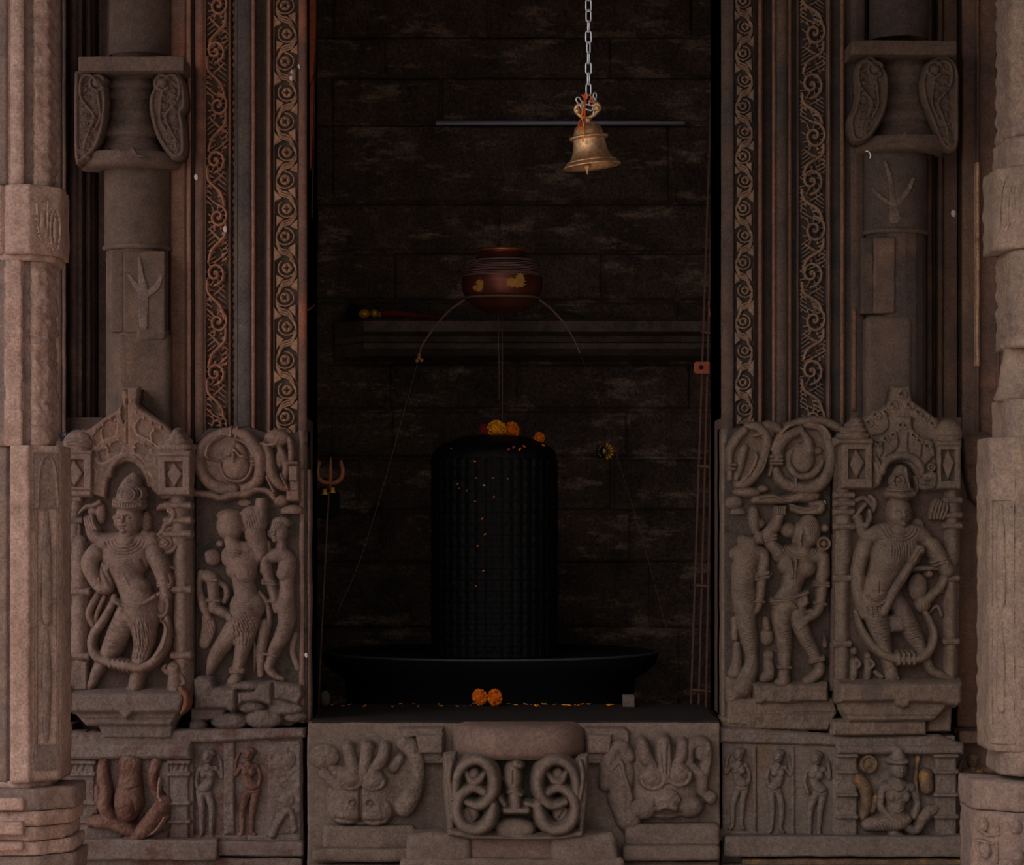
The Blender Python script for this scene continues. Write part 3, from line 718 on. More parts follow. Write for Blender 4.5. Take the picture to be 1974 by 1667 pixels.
# ================================================================== CARVED PANELS
def slab(root, pts, Y0, thick, mat, name='slab', amp=1.0, seed=1):
    xs = [p[0] for p in pts]; ys = [p[1] for p in pts]
    R = Relief(min(xs)-8, min(ys)-8, max(xs)+8, max(ys)+8, 2.2)
    R.poly(pts, 0, 3, 0); R.H += np.where(R.H > -3, fbm(R.X*.05, R.Y*.05, 0, 4, seed)*amp, 0)
    return R.build(name, mat, root, Y0, cutz=-7, depth=thick)
def colonnette(R, x0, x1, y0, y1, rings, z=0, k=1):
    c = (x0+x1)/2; r = (x1-x0)/2
    R.poly([(x0, y0), (x1, y0), (x1, y1), (x0, y1)], z+r*.35, r*.5/R.fr[2], 0)
    R.tube([(c, y0, r*.8, z-r*.1), (c, y1, r*.8, z-r*.1)], 1, .9, smooth=False)
    for y in rings:
        for dy, rr in ((-16, .09), (0, .14), (16, .09)):
            R.tube([(x0, y+dy, r*rr*1.6, z+r*.55), (x1, y+dy, r*rr*1.6, z+r*.55)], .8)
        R.groove([(x0, y+28), (x1, y+28)], 5, 8); R.groove([(x0, y-28), (x1, y-28)], 5, 8)

# ---------- left guardian panel
YL = -.06
pl = empty('relief_panel', at(250, 1395, YL), 'outer left carved panel, four armed crowned deity with damaged face under a pointed canopy', 'carved panel')
slab(pl, [(124,952),(122,860),(140,828),(178,826),(226,795),(237,775),(236,748),(270,748),(266,776),(285,792),(330,830),(345,832),(370,868),(372,950),(374,1340),(126,1342)], YL, .16, 'ground_stone', seed=3)
R = Relief(116, 735, 384, 975, 1.15); R.frame(fA)
# gable canopy
gab = [(20,1020),(20,640),(90,500),(270,430),(400,330),(520,262),(575,190),(568,30),(742,30),(715,180),(740,230),(860,300),(1000,400),(1070,470),(1190,520),(1225,640),(1225,1050),
       (960,1090),(860,1010),(800,900),(745,800),(690,750),(620,730),(540,760),(470,820),(440,930),(420,1080),(300,1040)]
R.poly(gab, 55, 5, 0)
R.cut([(568,60),(628,60),(628,330),(590,380),(560,270),(575,190)], 26)
R.cut([(625,300),(700,260),(700,330),(660,400),(620,390)], 0)
for P_ in ([(300,500),(420,360),(520,300),(535,420),(500,490),(400,520),(380,560),(340,590),(300,560)], [(700,380),(760,330),(960,400),(1000,470),(950,560),(870,590),(850,520),(730,470)],
           [(440,580),(540,540),(590,590),(570,640),(450,650)], [(680,600),(720,560),(860,600),(850,640),(800,680),(690,640)], [(350,640),(430,620),(430,730),(380,730)]): R.cut(P_, 14)
sw = [[(535,330),(540,430),(510,500),(420,530),(390,590)], [(730,350),(695,410),(720,480),(840,540),(930,610)], [(590,560),(590,620),(560,660)], [(730,540),(680,590),(690,640)], [(380,450),(390,540),(330,600),(300,640)], [(890,430),(850,470),(860,560)],
      [(440,600),(440,720),(410,745),(350,745),(330,700)], [(440,740),(520,680),(640,655),(740,690),(790,760),(830,860)], [(300,640),(300,760),(330,830),(320,930)], [(850,760),(800,780),(850,860),(870,900)], [(880,700),(890,760),(930,800)], [(100,480),(200,455),(290,500),(300,560)]]
R.tint = True
for q in sw: R.tube([(x, y, 9, 50) for x, y in q], .8)
for x, y in [(605,165),(662,165),(560,265),(710,268),(470,330),(515,345),(395,385),(330,430),(785,325),(850,370),(940,415),(385,440),(610,430),(650,430),(545,525),(465,575),(700,600),(790,575),(850,630),(575,560),(430,600),(880,440)]:
    R.ell(x, y, 13, 17, 52, 14, k=.5)
R.tint = False
R.tube([(460,860,26,34),(480,780,26,40),(560,700,24,46),(650,680,24,48),(740,730,24,46),(800,830,22,40),(830,960,20,34)], 2)
R.groove([(628,60),(630,560)], 8, 12)
R.wear(.8, .08, 12); R.build('canopy', 'relief_l2', pl, YL, cutz=-3)
R = Relief(112, 810, 384, 965, 1.15); R.frame(fA)
# pavilions
R.rect(8, 645, 300, 1005, 96, 3, 0); R.rect(0, 635, 310, 665, 112, 4, 1); R.poly([(10,1000),(300,1000),(290,1060),(60,1060)], 80, 4, 0)
R.rect(925, 665, 1228, 1050, 96, 3, 0); R.rect(925, 640, 1235, 690, 112, 4, 1)
for wd, di in (([(52,712),(222,722),(225,975),(58,965)], [(130,712),(215,845),(135,975),(72,850)]), ([(990,738),(1152,738),(1150,975),(1000,975)], [(1072,742),(1150,850),(1078,980),(1003,850)])):
    R.cut(wd, 52)
    R.poly(di, 84, 3, 0)
R.ell(165, 560, 140, 115, 50, 62); 
for q in range(3): R.groove([(60+q*14, 560+q*30-30), (170, 520+q*36), (285, 560+q*30)], 7, 12)
for cx, cy, rx, ry, z in ((1090,600,140,52,60),(1092,545,100,44,70),(1095,500,70,40,74),(1098,462,38,30,78)): R.ell(cx, cy, rx, ry, z, 34, k=.6)
R.wear(.8, .08, 13); R.split('pavilion_finial', 'relief_l', pl, YL, cutz=-3)
R = Relief(112, 945, 384, 1350, 1.2)
R.frame(fA); R.rect(20,1060,190,1110,50,3); colonnette(R, 50, 190, 1100, 1640, [1290, 1480])
R.frame(fB); colonnette(R, 62, 232, 20, 1275, [440, 985])
colonnette(R, 935, 1090, 0, 1275, [420, 975]); R.rect(60,1030,225,1270,60,4)
R.frame(fA); colonnette(R, 985, 1215, 1070, 1480, [1150, 1290, 1420], -14)
R.wear(.7, .08, 14); R.split('colonnette', 'relief_l', pl, YL, cutz=-3)
# deity body: one surface
R = Relief(118, 905, 384, 1350, 1.05); R.frame(fA)
R.tube([(640,1400,80,40),(625,1500,100,40)], 4)
R.ell(638, 1270, 122, 165, 60, 100, k=2)
face(R, 628, 1275, 112, 150, 158, -.2)
R.ell(800, 1300, 50, 100, 20, 50, k=3); R.ell(785, 1400, 36, 30, 40, 30)
R.ell(615, 1640, 240, 190, 10, 120, k=6)
R.tube([(420,1500,95,10),(840,1490,100,10)], 6, .9)
R.tube([(390,1480,75,10),(320,1440,66,20),(285,1370,58,36)], 4)          # rear arm, viewer left
for q in range(4): R.tube([(262+q*26,1370,15,80),(240+q*24,1320,14,76),(226+q*22,1270-q*8,12,60)], 1)
R.tube([(300,1390,14,80),(330,1350,12,80)], 1)
R.frame(fB)
R.ell(545, 130, 205, 165, 15, 105, k=6)
R.tube([(530,200,150,10),(570,330,125,14),(610,430,128,16),(650,540,150,14),(690,650,150,10)], 6, .8)
R.ell(640, 400, 100, 80, 55, 60, k=5)
R.tube([(290,110,78,20),(245,200,80,28),(290,340,62,34),(340,400,52,44)], 3)       # front arm, viewer left
R.tube([(340,405,52,46),(400,400,46,52),(385,330,44,56),(372,270,40,60)], 3)
for q in range(4): R.tube([(350+q*16,270,10,80),(348+q*18,225,9,78),(350+q*20,195,8,66)], .8)
R.tube([(790,120,85,22),(835,220,78,30),(855,310,60,36),(875,400,48,40),(890,470,44,40)], 3)
for q in range(4): R.tube([(850+q*18,450,12,62),(845+q*20,500,11,62),(860+q*16,540,9,50)], .8)
for y, rr in ((370, 56), (392, 54)): R.tube([(820,y,9,72),(925,y+6,9,66)], .6)
R.tube([(262,345,9,70),(330,330,9,84)], .6); R.tube([(270,362,9,70),(336,348,9,84)], .6)
# legs
R.tube([(640,600,140,16),(690,720,118,24),(700,860,92,30),(670,1000,78,28),(640,1150,62,26),(625,1240,66,22)], 5)
R.tube([(625,1240,52,30),(600,1270,46,26),(575,1285,36,20)], 3)
R.tube([(560,620,110,0),(480,800,100,24),(420,930,82,36),(360,1010,62,26),(290,1130,48,20),(262,1200,40,20)], 4)
R.tube([(262,1200,40,20),(235,1250,36,16),(215,1285,26,10)], 3)
for q in range(4): R.tube([(555+q*18,1262,10,40),(545+q*18,1290,10,30)], .5)
# drapery grooves, belt and ornaments
for q in range(6): R.groove([(420,640+q*52),(520,690+q*48),(590,700+q*40)], 6, 7)
for q in range(5): R.groove([(610+q*36,700),(620+q*34,860),(600+q*28,1000)], 6, 8)
R.tube([(470,520,14,110),(580,560,14,130),(700,540,14,126),(800,480,14,90)], 1)
R.tube([(520,600,12,110),(620,650,12,120),(740,620,12,110)], 1)
R.groove([(330,190),(460,430),(560,590),(640,710)], 14, 14); R.groove([(690,170),(735,300),(800,400)], 10, 20)
R.tube([(540,130,9,112),(520,220,9,114),(560,330,9,112),(610,430,9,112)], .6); R.ring(610, 165, 26, 28, 6, 108)
R.ell(650,405,22,20,110,-14,k=0)
R.frame(fA)
for q in range(4): R.arcg(615, 1455, 90+q*34, 70+q*30, 15, 165, 7, 9)
R.arcg(630, 1405, 70, 40, 10, 170, 6, 10)
R.frame(fB); R.ripple(690,840,130,210,80,22,8); R.ripple(440,780,120,170,25,24,8); R.ripple(620,560,170,80,10,20,7,curve=-.4); R.ripple(545,110,150,110,5,26,5,curve=-.6); R.frame(fA); R.ripple(800,1330,60,130,60,20,8)
R.wear(.7, .1, 15)
dl = R.build('carved_deity', 'relief_l', pl, YL, cutz=-2.5)
R = Relief(200, 900, 320, 1000, 1.0); R.frame(fA)
R.tube([(645,1130,124,60),(650,1050,118,64),(668,960,92,62),(690,890,52,52)], 3, .9)
R.tube([(520,1140,22,130),(640,1160,24,165),(770,1145,22,130)], 1); R.tube([(515,1105,14,120),(640,1120,14,164),(775,1110,14,120)], 1)
R.ell(655,1050,60,50,150,24); R.ring(655,1050,66,56,8,160); R.ring(600,1030,42,48,10,130,60,300); R.ring(740,1040,42,50,10,130,-120,120); R.tube([(620,960,14,130),(668,920,14,130),(730,970,12,120)],1)
R.ell(660,930,40,40,110,24); 
R.ripple(660,1000,130,110,20,30,9,curve=-.5); R.ripple(640,1145,150,30,90,24,8)
R.wear(.6, .12, 16); R.build('crown', 'relief_l', dl, YL, cutz=10)
R = Relief(118, 960, 384, 1300, 1.1); R.frame(fB)
R.tube([(450,480,26,40),(425,560,30,50),(350,690,34,50),(275,800,36,50),(262,900,36,56),(310,985,40,70),(430,1030,40,84),(560,1060,36,100),(690,1075,34,100),(790,1020,34,84),(870,900,40,66),(900,770,34,50),(890,650,26,40)], 1)
for q in range(5): R.tube([(420+q*38,1000+q*8,9,115),(425+q*38,1065+q*9,9,112)], .6)
R.tube([(870,690,10,90),(900,760,10,95),(870,900,10,110),(800,990,10,110)], .6)
R.wear(.6, .1, 17); R.build('long_garland', 'relief_l', dl, YL, cutz=2)
R = Relief(118, 940, 384, 1250, 1.1); R.frame(fB)
R.ring(850, 550, 56, 98, 15, 62); R.ell(850,550,40,80,46,22); R.tube([(850,640,16,60),(845,690,10,50)],1)
R.tube([(830,150,14,20),(880,210,16,26),(960,250,12,20),(1000,310,8,10)], 1); R.tube([(870,240,10,50),(920,310,16,52),(930,400,14,44)],1)
R.frame(fA)
R.ell(980,1500,118,108,20,36); R.ring(980,1500,110,100,14,40); R.ring(975,1495,66,56,11,50); R.ell(965,1495,30,28,50,20); R.tube([(930,1440,14,56),(1010,1500,12,60),(960,1540,12,56)],1)
R.tube([(960,1400,26,36),(985,1330,28,44),(1050,1290,30,46),(1065,1220,28,44),(1010,1165,26,42),(940,1160,30,44),(910,1185,16,36)], 1)
R.tint = True; R.tube([(1010,1200,10,66),(1060,1240,10,70),(1030,1310,10,70)], 1); R.tint = False; R.tube([(950,1400,30,30),(1050,1360,24,30),(1130,1400,20,20)], 1)
R.tube([(165,1220,16,20),(230,1160,18,30),(300,1150,20,36),(360,1120,24,40)], 1); R.ell(370,1220,50,110,10,40); R.ell(300,1200,60,50,0,40)
R.tube([(160,1330,20,12),(165,1450,22,14),(185,1600,20,14)], 1)
R.frame(fB); R.tube([(300,470,30,14),(230,620,34,14),(265,720,26,20)], 2); R.tube([(360,480,22,10),(300,620,24,10),(285,720,20,10)],2)
R.wear(.6, .1, 18); R.split('held_emblem', 'relief_l2', dl, YL, cutz=-1)
R = Relief(300, 1260, 384, 1345, 1.1); R.frame(fB)
R.ell(950,1090,60,62,30,54); R.tube([(960,1140,60,20),(960,1260,70,16)],3); R.tube([(900,1120,26,30),(860,1090,20,30),(880,1060,16,30)],2); R.tube([(1010,1150,24,40),(1040,1210,22,40),(980,1230,20,50)],2); R.ell(1030,1060,26,40,20,30)
R.wear(1.0, .14, 19); R.build('worn_attendant', 'relief_l', pl, YL, cutz=-2)
R = Relief(104, 1318, 400, 1430, 1.3); R.frame(fB)
R.poly([(40,1250),(70,1230),(110,1285),(1040,1280),(1060,1330),(1020,1445),(640,1450),(570,1505),(510,1445),(105,1445),(40,1380)], 150, 7, 0)
R.poly([(110,1440),(1012,1440),(935,1562),(225,1562)], 100, 6, 0); R.groove([(180,1505),(980,1505)], 8, 10)
R.poly([(310,1560),(945,1560),(940,1670),(365,1670)], 66, 4, 0)
R.wear(1.2, .06, 20, 1.5); R.build('pedestal', 'ped_l', pl, YL, cutz=-4, depth=.14)
R = Relief(340,1320,392,1395,1.1); R.frame(fB); R.tube([(1030,1255,20,138),(1075,1310,26,142),(1070,1390,24,140),(1030,1450,14,120)],1); R.wear(.8,.12,21); R.build('red_stained_chip','red_chip',pl,YL,cutz=22)

# ---------- left river goddess panel
YG = -.02
pg = empty('relief_panel', at(485, 1400, YG), 'inner left carved panel by the doorway, eroded goddess with attendants under lotus leaves', 'carved panel')
slab(pg, [(377,850),(400,826),(470,820),(530,838),(578,832),(592,860),(594,1380),(560,1400),(376,1385)], YG, .13, 'ground_green', seed=5)
mould('side_frame', [(577,12),(580,16),(586,16),(588,8),(594,9),(596,10),(599,4),(601,-2),(601,-70)], 905, 1392, 'relief_l2', pg, False, 1.6, 41, -85)
mould('side_frame', [(575,10),(579,14),(585,13),(587,8),(590,6),(592,0),(592,-70)], 830, 906, 'relief_l2', pg, False, 1.2, 42, -85)
R = Relief(370, 808, 602, 990, 1.05); R.frame(fC)
R.ell(370,460,350,320,0,50,k=0,pw=.3)
R.tube([(440,170,44,30),(560,220,60,46),(650,330,62,56),(690,430,60,60),(690,560,56,56),(650,680,54,46),(540,740,50,40)], 1)
R.tube([(420,160,40,20),(300,190,50,26),(170,270,60,30),(90,400,64,30),(100,560,64,34),(200,690,64,36),(340,740,60,36),(430,740,50,36)], 1)
R.tint = True; R.tube([(400,210,10,66),(300,190,10,68),(190,280,12,74),(150,400,12,78),(170,430,8,74)], 1); R.tint = False
R.tint = True; R.tube([(40,400,12,50),(60,560,13,60),(140,680,13,66),(260,760,14,66),(400,780,13,62)], 1); R.tint = False
R.tube([(470,250,14,60),(560,300,14,70),(620,420,14,76),(600,560,14,76),(530,650,14,72),(430,665,14,72),(340,620,14,70),(300,520,12,66),(280,460,10,62),(190,440,12,60)], 1)
R.ell(450,520,135,130,50,60); R.tube([(440,290,30,60),(400,360,60,56),(340,420,16,50)],2); R.tube([(440,290,26,60),(500,340,40,60),(560,430,14,60)],2)
R.tint = True; R.tube([(380,400,10,100),(440,355,10,104),(490,410,10,100),(540,420,10,90)], 1); R.tint = False; R.tube([(435,400,16,104),(430,470,14,104)],1)
for y in (425,470,500): R.tube([(610,y,11,92),(725,y-6,11,86)], .5)
R.tube([(650,520,9,90),(690,620,9,90)],.5); R.tube([(400,130,10,60),(400,210,10,70)],.5); R.tube([(465,130,10,60),(450,230,10,70)],.5)
# secondary leaf
R.ell(860,230,120,80,40,46); R.tube([(740,300,40,40),(780,420,50,44),(800,580,52,48),(880,700,46,44),(950,740,26,36)], 1)
R.tube([(880,320,30,30),(920,420,42,36),(950,520,40,36),(930,640,28,30)],1); R.tube([(980,240,26,40),(1000,340,30,40),(1000,440,30,44)],1)
R.tint = True; R.tube([(700,290,9,76),(820,300,9,84),(870,250,9,84),(880,200,8,80)],.6); R.tint = False; R.tube([(760,620,10,80),(830,770,10,80)],.6); R.tube([(900,600,9,70),(970,740,9,70)],.6)
R.ell(885,440,34,90,50,24)
R.rect(985,510,1070,660,74,3); R.rect(990,670,1080,760,66,3); R.tube([(980,480,14,70),(1060,480,14,60)],.5); R.rect(960,760,1085,860,70,3)
R.tube([(30,780,28,44),(200,800,36,50),(300,830,30,54),(430,800,30,56),(560,790,28,52),(640,750,26,56),(760,760,26,56),(830,830,24,50)], 2)
R.tint = True; R.tube([(640,740,8,86),(760,750,8,86),(830,800,8,80)],.5); R.tint = False
R.ell(900,860,70,56,40,40); R.ell(1010,960,110,60,30,50); R.ell(980,1010,90,60,20,40)
R.ell(530,880,70,40,0,20)
R.wear(.8, .09, 44); R.build('lotus_leaf_canopy', 'relief_l2', pg, YG, cutz=-2)
R = Relief(400, 960, 560, 1345, 1.05); R.frame(fC)
R.ell(385,1110,135,150,30,96,k=3); R.ell(380,1010,130,70,10,90,k=4)
R.groove([(280,990),(400,950),(520,1000)], 10, 14); R.ell(600,1060,130,150,20,70,k=6); R.tube([(700,860,60,10),(690,980,70,10),(690,1100,70,10)],6)
R.groove([(500,1010),(530,1120),(560,1200)], 10, 18)
R.tube([(400,1260,70,30),(440,1360,90,30)], 6); R.ell(500,1420,210,160,10,96,k=7); R.tube([(640,1200,110,10),(690,1320,80,16),(690,1420,60,20)],6)
for q in range(5): R.groove([(300+q*8,1330+q*30),(420,1400+q*26),(600,1370+q*24)], 6, 9)
R.ell(290,1290,34,30,50,24); R.ell(285,1290,14,14,74,-20,k=0)
R.frame(fD)
R.ell(400,90,70,80,40,54,k=4); R.ell(520,120,92,90,44,66,k=4); R.tube([(490,60,140,10),(490,200,105,16),(510,290,112,16)],6,.8)
R.arcg(520,110,100,96,20,170,6,10)
R.ell(530,430,170,150,20,100,k=8); R.tube([(500,520,150,16),(470,640,130,14)],6,.8)
R.tube([(440,600,110,6),(340,740,90,10),(240,880,72,10),(170,1010,54,10),(140,1060,50,14),(90,1080,34,14)], 5)
R.tube([(560,560,100,16),(500,760,84,24),(460,930,62,26),(430,1060,52,26),(415,1130,60,24),(380,1150,44,20)], 4)
R.poly([(390,780),(400,700),(580,640),(600,700),(570,760),(510,852),(430,820)], 92, 8, 3)
for q in range(7): R.arcg(540,400+q*36,150,60,20,160,6,6)
for q in range(4): R.groove([(430+q*40,560),(420+q*44,700),(440+q*30,800)],6,8)
R.tube([(380,1030,10,80),(500,1030,10,80)],.6); R.tube([(380,1050,10,78),(490,1050,10,78)],.6)
R.frame(fD); R.ripple(540,420,190,130,8,22,9,curve=-.3); R.ripple(500,620,160,160,70,26,9); R.ripple(260,860,110,220,35,26,7); R.ripple(480,230,120,90,5,24,6,curve=-.4); R.frame(fC); R.ripple(480,1400,220,110,8,24,7,curve=-.4); R.ripple(600,1080,120,150,70,26,7)
R.wear(.7,.1,45); R.build('eroded_goddess', 'relief_l', pg, YG, cutz=-2)
R = Relief(372, 1050, 470, 1330, 1.05); R.frame(fC); R.ell(215,1430,80,84,20,66); R.ell(200,1400,70,50,24,60)
R.frame(fD); R.tube([(150,150,60,20),(190,170,66,24)],3); R.tube([(200,180,58,26),(205,280,52,30),(215,400,54,34),(220,450,52,40)],3); R.tube([(220,450,52,44),(300,490,42,60),(370,530,32,76)],3)
R.tube([(160,185,10,86),(250,185,10,86)],.6); R.tube([(160,375,9,84),(270,380,9,84)],.6); R.tube([(250,200,26,20),(320,250,28,26),(335,330,28,30),(310,390,24,26)],2)
for q in range(4): R.tube([(350,510+q*14,9,96),(390,530+q*14,8,96),(410,550+q*12,7,86)],.6)
R.tube([(90,120,40,0),(70,260,34,0),(110,420,50,0),(150,520,40,0)],3); R.ell(160,540,30,26,20,20); R.tube([(150,560,60,0),(160,640,70,0),(120,780,60,0)],4,.5)
R.ripple(215,420,60,60,0,18,6); R.ripple(150,640,80,130,70,24,7)
R.wear(.7,.1,46); R.build('bent_arm_attendant', 'relief_l', pg, YG, cutz=-1.5)
R = Relief(490, 960, 592, 1330, 1.05); R.frame(fC)
R.ell(875,1170,95,120,20,70); face(R,855,1180,80,100,86,-.2); R.tube([(900,1280,50,16),(900,1350,56,14)],4); R.ell(900,1080,100,60,20,56); R.tube([(770,1280,24,20),(780,1360,24,20)],2)
R.tube([(740,1440,60,10),(900,1400,80,10),(990,1450,60,6)],5); R.tube([(740,1450,54,26),(735,1560,50,30)],3)
R.frame(fD)
R.tube([(700,40,54,26),(730,170,50,30),(755,240,46,32),(780,330,42,34),(790,400,38,36),(805,470,32,34)],3)
R.tube([(680,215,10,80),(790,225,10,76)],.5); R.tube([(735,385,9,72),(825,395,9,70)],.5); R.tube([(680,190,8,80),(785,200,8,76)],.5)
R.ell(868,125,66,70,34,52,k=3); R.tube([(900,60,90,10),(895,200,74,10),(890,320,78,12),(880,420,96,12)],5,.8)
R.tube([(885,420,92,10),(900,560,84,14),(860,700,74,20),(790,830,60,24),(745,950,44,24),(730,1020,40,24),(790,1090,32,20),(860,1120,22,16)],4)
R.tube([(700,600,60,0),(680,700,56,6),(660,850,48,10),(650,1000,36,10),(650,1080,30,8)],3); R.tube([(640,300,20,20),(700,380,26,24),(730,480,26,24),(735,600,22,24)],2)
for q in range(5): R.groove([(800,470+q*60),(880,500+q*56),(950,480+q*60)],5,6)
R.tube([(690,880,9,70),(800,900,9,70)],.5); R.tube([(560,760,40,0),(580,900,44,0),(560,1080,34,0)],3)
R.tube([(980,700,26,0),(950,850,30,0),(1000,1020,26,0)],2,.6)
R.ripple(890,560,90,200,20,24,8); R.ripple(800,860,70,120,35,22,7); R.frame(fC); R.ripple(890,1110,110,60,60,22,8)
R.wear(.7,.1,47); R.build('standing_attendant', 'relief_l', pg, YG, cutz=-1.5)
R = Relief(368, 1300, 600, 1415, 1.2); R.frame(fD)
R.poly([(35,1120),(90,1090),(200,1100),(230,1190),(430,1200),(430,1370),(395,1425),(330,1390),(40,1385)], 110, 7, 0)
R.poly([(445,1240),(600,1230),(640,1160),(765,1150),(765,1360),(640,1320),(500,1330),(445,1370)], 100, 6, 0)
R.poly([(780,1140),(1040,1180),(1060,1260),(1010,1355),(900,1320),(780,1300)], 84, 6, 0); R.ell(520,1180,150,40,60,50)
R.poly([(0,1390),(330,1390),(300,1500),(0,1500)],70,5,0)
for cx,cy,rx,ry,z in ((60,1560,80,70,40),(360,1520,160,80,50),(680,1500,170,90,40),(900,1400,160,60,30),(560,1380,120,60,30),(980,1480,110,50,10),(820,1350,100,60,20)): R.ell(cx,cy,rx,ry,z,44)
R.wear(2.0,.07,48,1.5); R.build('broken_pedestal', 'ped_l', pg, YG, cutz=-3, depth=.1)

# ---------- right deity panel
pr = empty('relief_panel', at(1735, 1400, YL), 'outer right carved panel, tall crowned deity with slanting staff and knee garland', 'carved panel')
slab(pr, [(1608,950),(1606,862),(1616,850),(1650,826),(1712,780),(1719,748),(1752,746),(1756,776),(1800,812),(1830,810),(1850,836),(1854,950),(1848,1330),(1600,1332)], YL, .16, 'ground_stone', seed=7)
R = Relief(1590, 735, 1862, 960, 1.15); R.frame(fE)
R.poly([(380,1000),(380,520),(300,400),(290,340),(420,265),(560,190),(585,30),(745,20),(765,160),(880,240),(1020,350),(1060,420),(1000,600),(1000,1000),(900,1020),(830,980),(800,870),(750,780),(680,740),(560,745),(500,840),(480,960)], 55, 5, 0)
R.poly([(430,520),(600,420),(615,310),(755,310),(770,420),(960,540),(980,680),(860,800),(680,690),(480,760),(420,640)], 84, 5, 0)
for cx, cy, r in [(590,205,52),(742,205,50),(430,300,52),(885,315,52),(675,100,50),(660,400,46),(780,495,44),(830,545,40),(590,490,44),(510,525,40),(520,270,30),(825,270,30),(360,370,44),(960,380,40),(440,560,34),(905,590,34),(700,400,36)]:
    z = 84 if 330 < cy and 400 < cx < 960 else 56
    R.ring(cx, cy+6, r*.72, r*.78, 9, z, 150, 420); R.ell(cx, cy+14, r*.5, r*.55, z, 16); R.groove([(cx-10, cy-8), (cx+8, cy+6)], 9, 26)
for q in ([(620,470),(640,560),(600,640),(520,690)],[(730,470),(725,600),(760,690),(860,760)],[(490,560),(495,640),(470,690)],[(860,580),(850,690)],[(540,300),(555,400),(500,470),(400,500)],[(780,330),(770,420),(860,500),(960,540)]): R.groove(q, 10, 20)
R.tube([(480,830,40,60),(500,760,40,66),(570,700,38,72),(680,680,38,74),(780,710,40,72),(840,780,42,66),(850,850,30,56)], 1)
R.ring(940,790,30,30,10,90); R.ell(940,790,14,14,84,16); R.tube([(900,880,40,60),(960,880,50,60),(960,960,30,50),(880,980,30,50),(830,960,24,40)],2)
for q in range(5): R.groove([(880+q*18,870+q*8),(900+q*14,960)],5,12)
R.tube([(420,760,30,60),(450,850,40,56),(440,930,30,50)],2); R.tube([(420,700,10,90),(470,790,10,90)],1)
R.wear(.8,.08,52); R.build('canopy', 'relief_r', pr, YL, cutz=-3)
R = Relief(1590, 800, 1862, 955, 1.15); R.frame(fE)
R.rect(95,570,385,985,96,3,0); R.rect(45,525,390,570,116,4,1); R.rect(995,590,1215,992,96,3,0); R.rect(985,540,1220,592,106,4,1)
for wd, di in (([(160,620),(320,620),(320,895),(160,895)], [(232,618),(312,745),(236,897),(166,765)]), ([(1035,628),(1162,628),(1160,914),(1035,914)], [(1100,628),(1158,750),(1098,914),(1042,760)])):
    R.cut(wd, 52); R.poly(di, 84, 3, 0)
for cx,cy,rx,ry,z in ((235,492,130,44,60),(240,436,96,34,70),(245,390,66,32,74),(250,352,40,26,78)): R.ell(cx,cy,rx,ry,z,34,k=.6)
R.ell(1110,470,130,130,40,60); R.groove([(990,500),(1210,500)],8,12)
R.wear(.8,.08,53); R.split('pavilion_finial', 'relief_r', pr, YL, cutz=-3)
R = Relief(1590, 935, 1862, 1340, 1.2)
R.frame(fE); colonnette(R, 50, 215, 1000, 1680, [1050, 1130, 1210, 1350]); colonnette(R, 1075, 1230, 1010, 1680, [1100, 1240, 1340])
R.frame(fF); colonnette(R, 40, 170, 40, 1200, [325, 880]); colonnette(R, 955, 1080, 40, 1160, [325, 860])
R.wear(.7,.08,54); R.split('colonnette', 'relief_r', pr, YL, cutz=-3)
R = Relief(1610, 900, 1856, 1330, 1.05); R.frame(fE)
R.tube([(640,1340,70,40),(640,1440,90,30)],4); R.ell(645,1210,112,150,60,100,k=2); face(R, 655, 1225, 100, 130, 150, .15)
R.tube([(370,1440,84,10),(500,1410,100,20),(790,1410,100,20),(880,1440,80,10)],6,.9); R.ell(640,1590,230,220,10,110,k=7)
R.tube([(350,1440,70,10),(300,1400,50,14),(280,1330,48,20),(260,1260,44,26)],4)
R.tube([(230,1260,20,46),(290,1180,18,50),(330,1140,14,50)],1); R.tube([(330,1340,26,50),(370,1270,22,54),(365,1200,18,50)],1); R.tube([(240,1350,24,40),(340,1330,24,50)],2)
R.tube([(860,1430,84,10),(960,1540,70,16),(1040,1640,62,20)],4); R.ell(820,1320,60,55,30,40); R.groove([(790,1310),(850,1330)],8,12)
for q in range(3): R.arcg(645,1340,100+q*34,90+q*30,10,170,7,10)
for q in range(5): R.groove([(560+q*40,1500),(565+q*36,1640)],5,8)
R.frame(fF)
R.ell(500,110,180,140,20,100,k=6); R.tube([(490,160,165,10),(450,280,140,14),(400,380,130,18),(360,500,125,18),(360,600,115,18)],6,.85)
R.ell(440,250,120,70,60,50,k=5); R.groove([(400,350),(395,440)],6,12); R.groove([(340,430),(460,430)],6,9); R.ring(395,400,18,18,5,110)
R.tube([(300,40,70,20),(250,170,64,26),(235,280,58,32),(240,420,54,36),(262,560,46,36),(270,640,36,30)],3)
R.tube([(860,60,84,16),(930,170,74,22),(985,260,62,24)],4); R.tube([(985,270,40,20),(930,400,36,24),(850,470,40,34),(780,540,50,44)],3)
R.ell(775,545,66,74,40,50,k=3)
for q in range(4): R.groove([(730+q*30,540),(740+q*26,610)],5,9)
R.tube([(850,190,10,96),(960,160,10,90)],.6); R.tube([(865,215,10,92),(975,185,10,88)],.6)
R.tube([(370,580,110,16),(410,740,96,26),(440,880,74,28),(480,1000,58,26),(505,1080,54,26),(520,1150,60,22)],5)
R.tube([(520,1150,56,26),(530,1195,50,22)],3); 
for q in range(4): R.tube([(485+q*26,1165,12,60),(482+q*28,1200,11,50)],.5)
R.tube([(520,480,90,10),(610,620,84,20),(680,760,80,26),(750,900,62,26),(820,1040,44,22),(850,1100,40,22),(940,1150,40,18),(1030,1180,28,10)],5)
R.poly([(480,640),(600,620),(640,770),(500,780)],96,7,3)
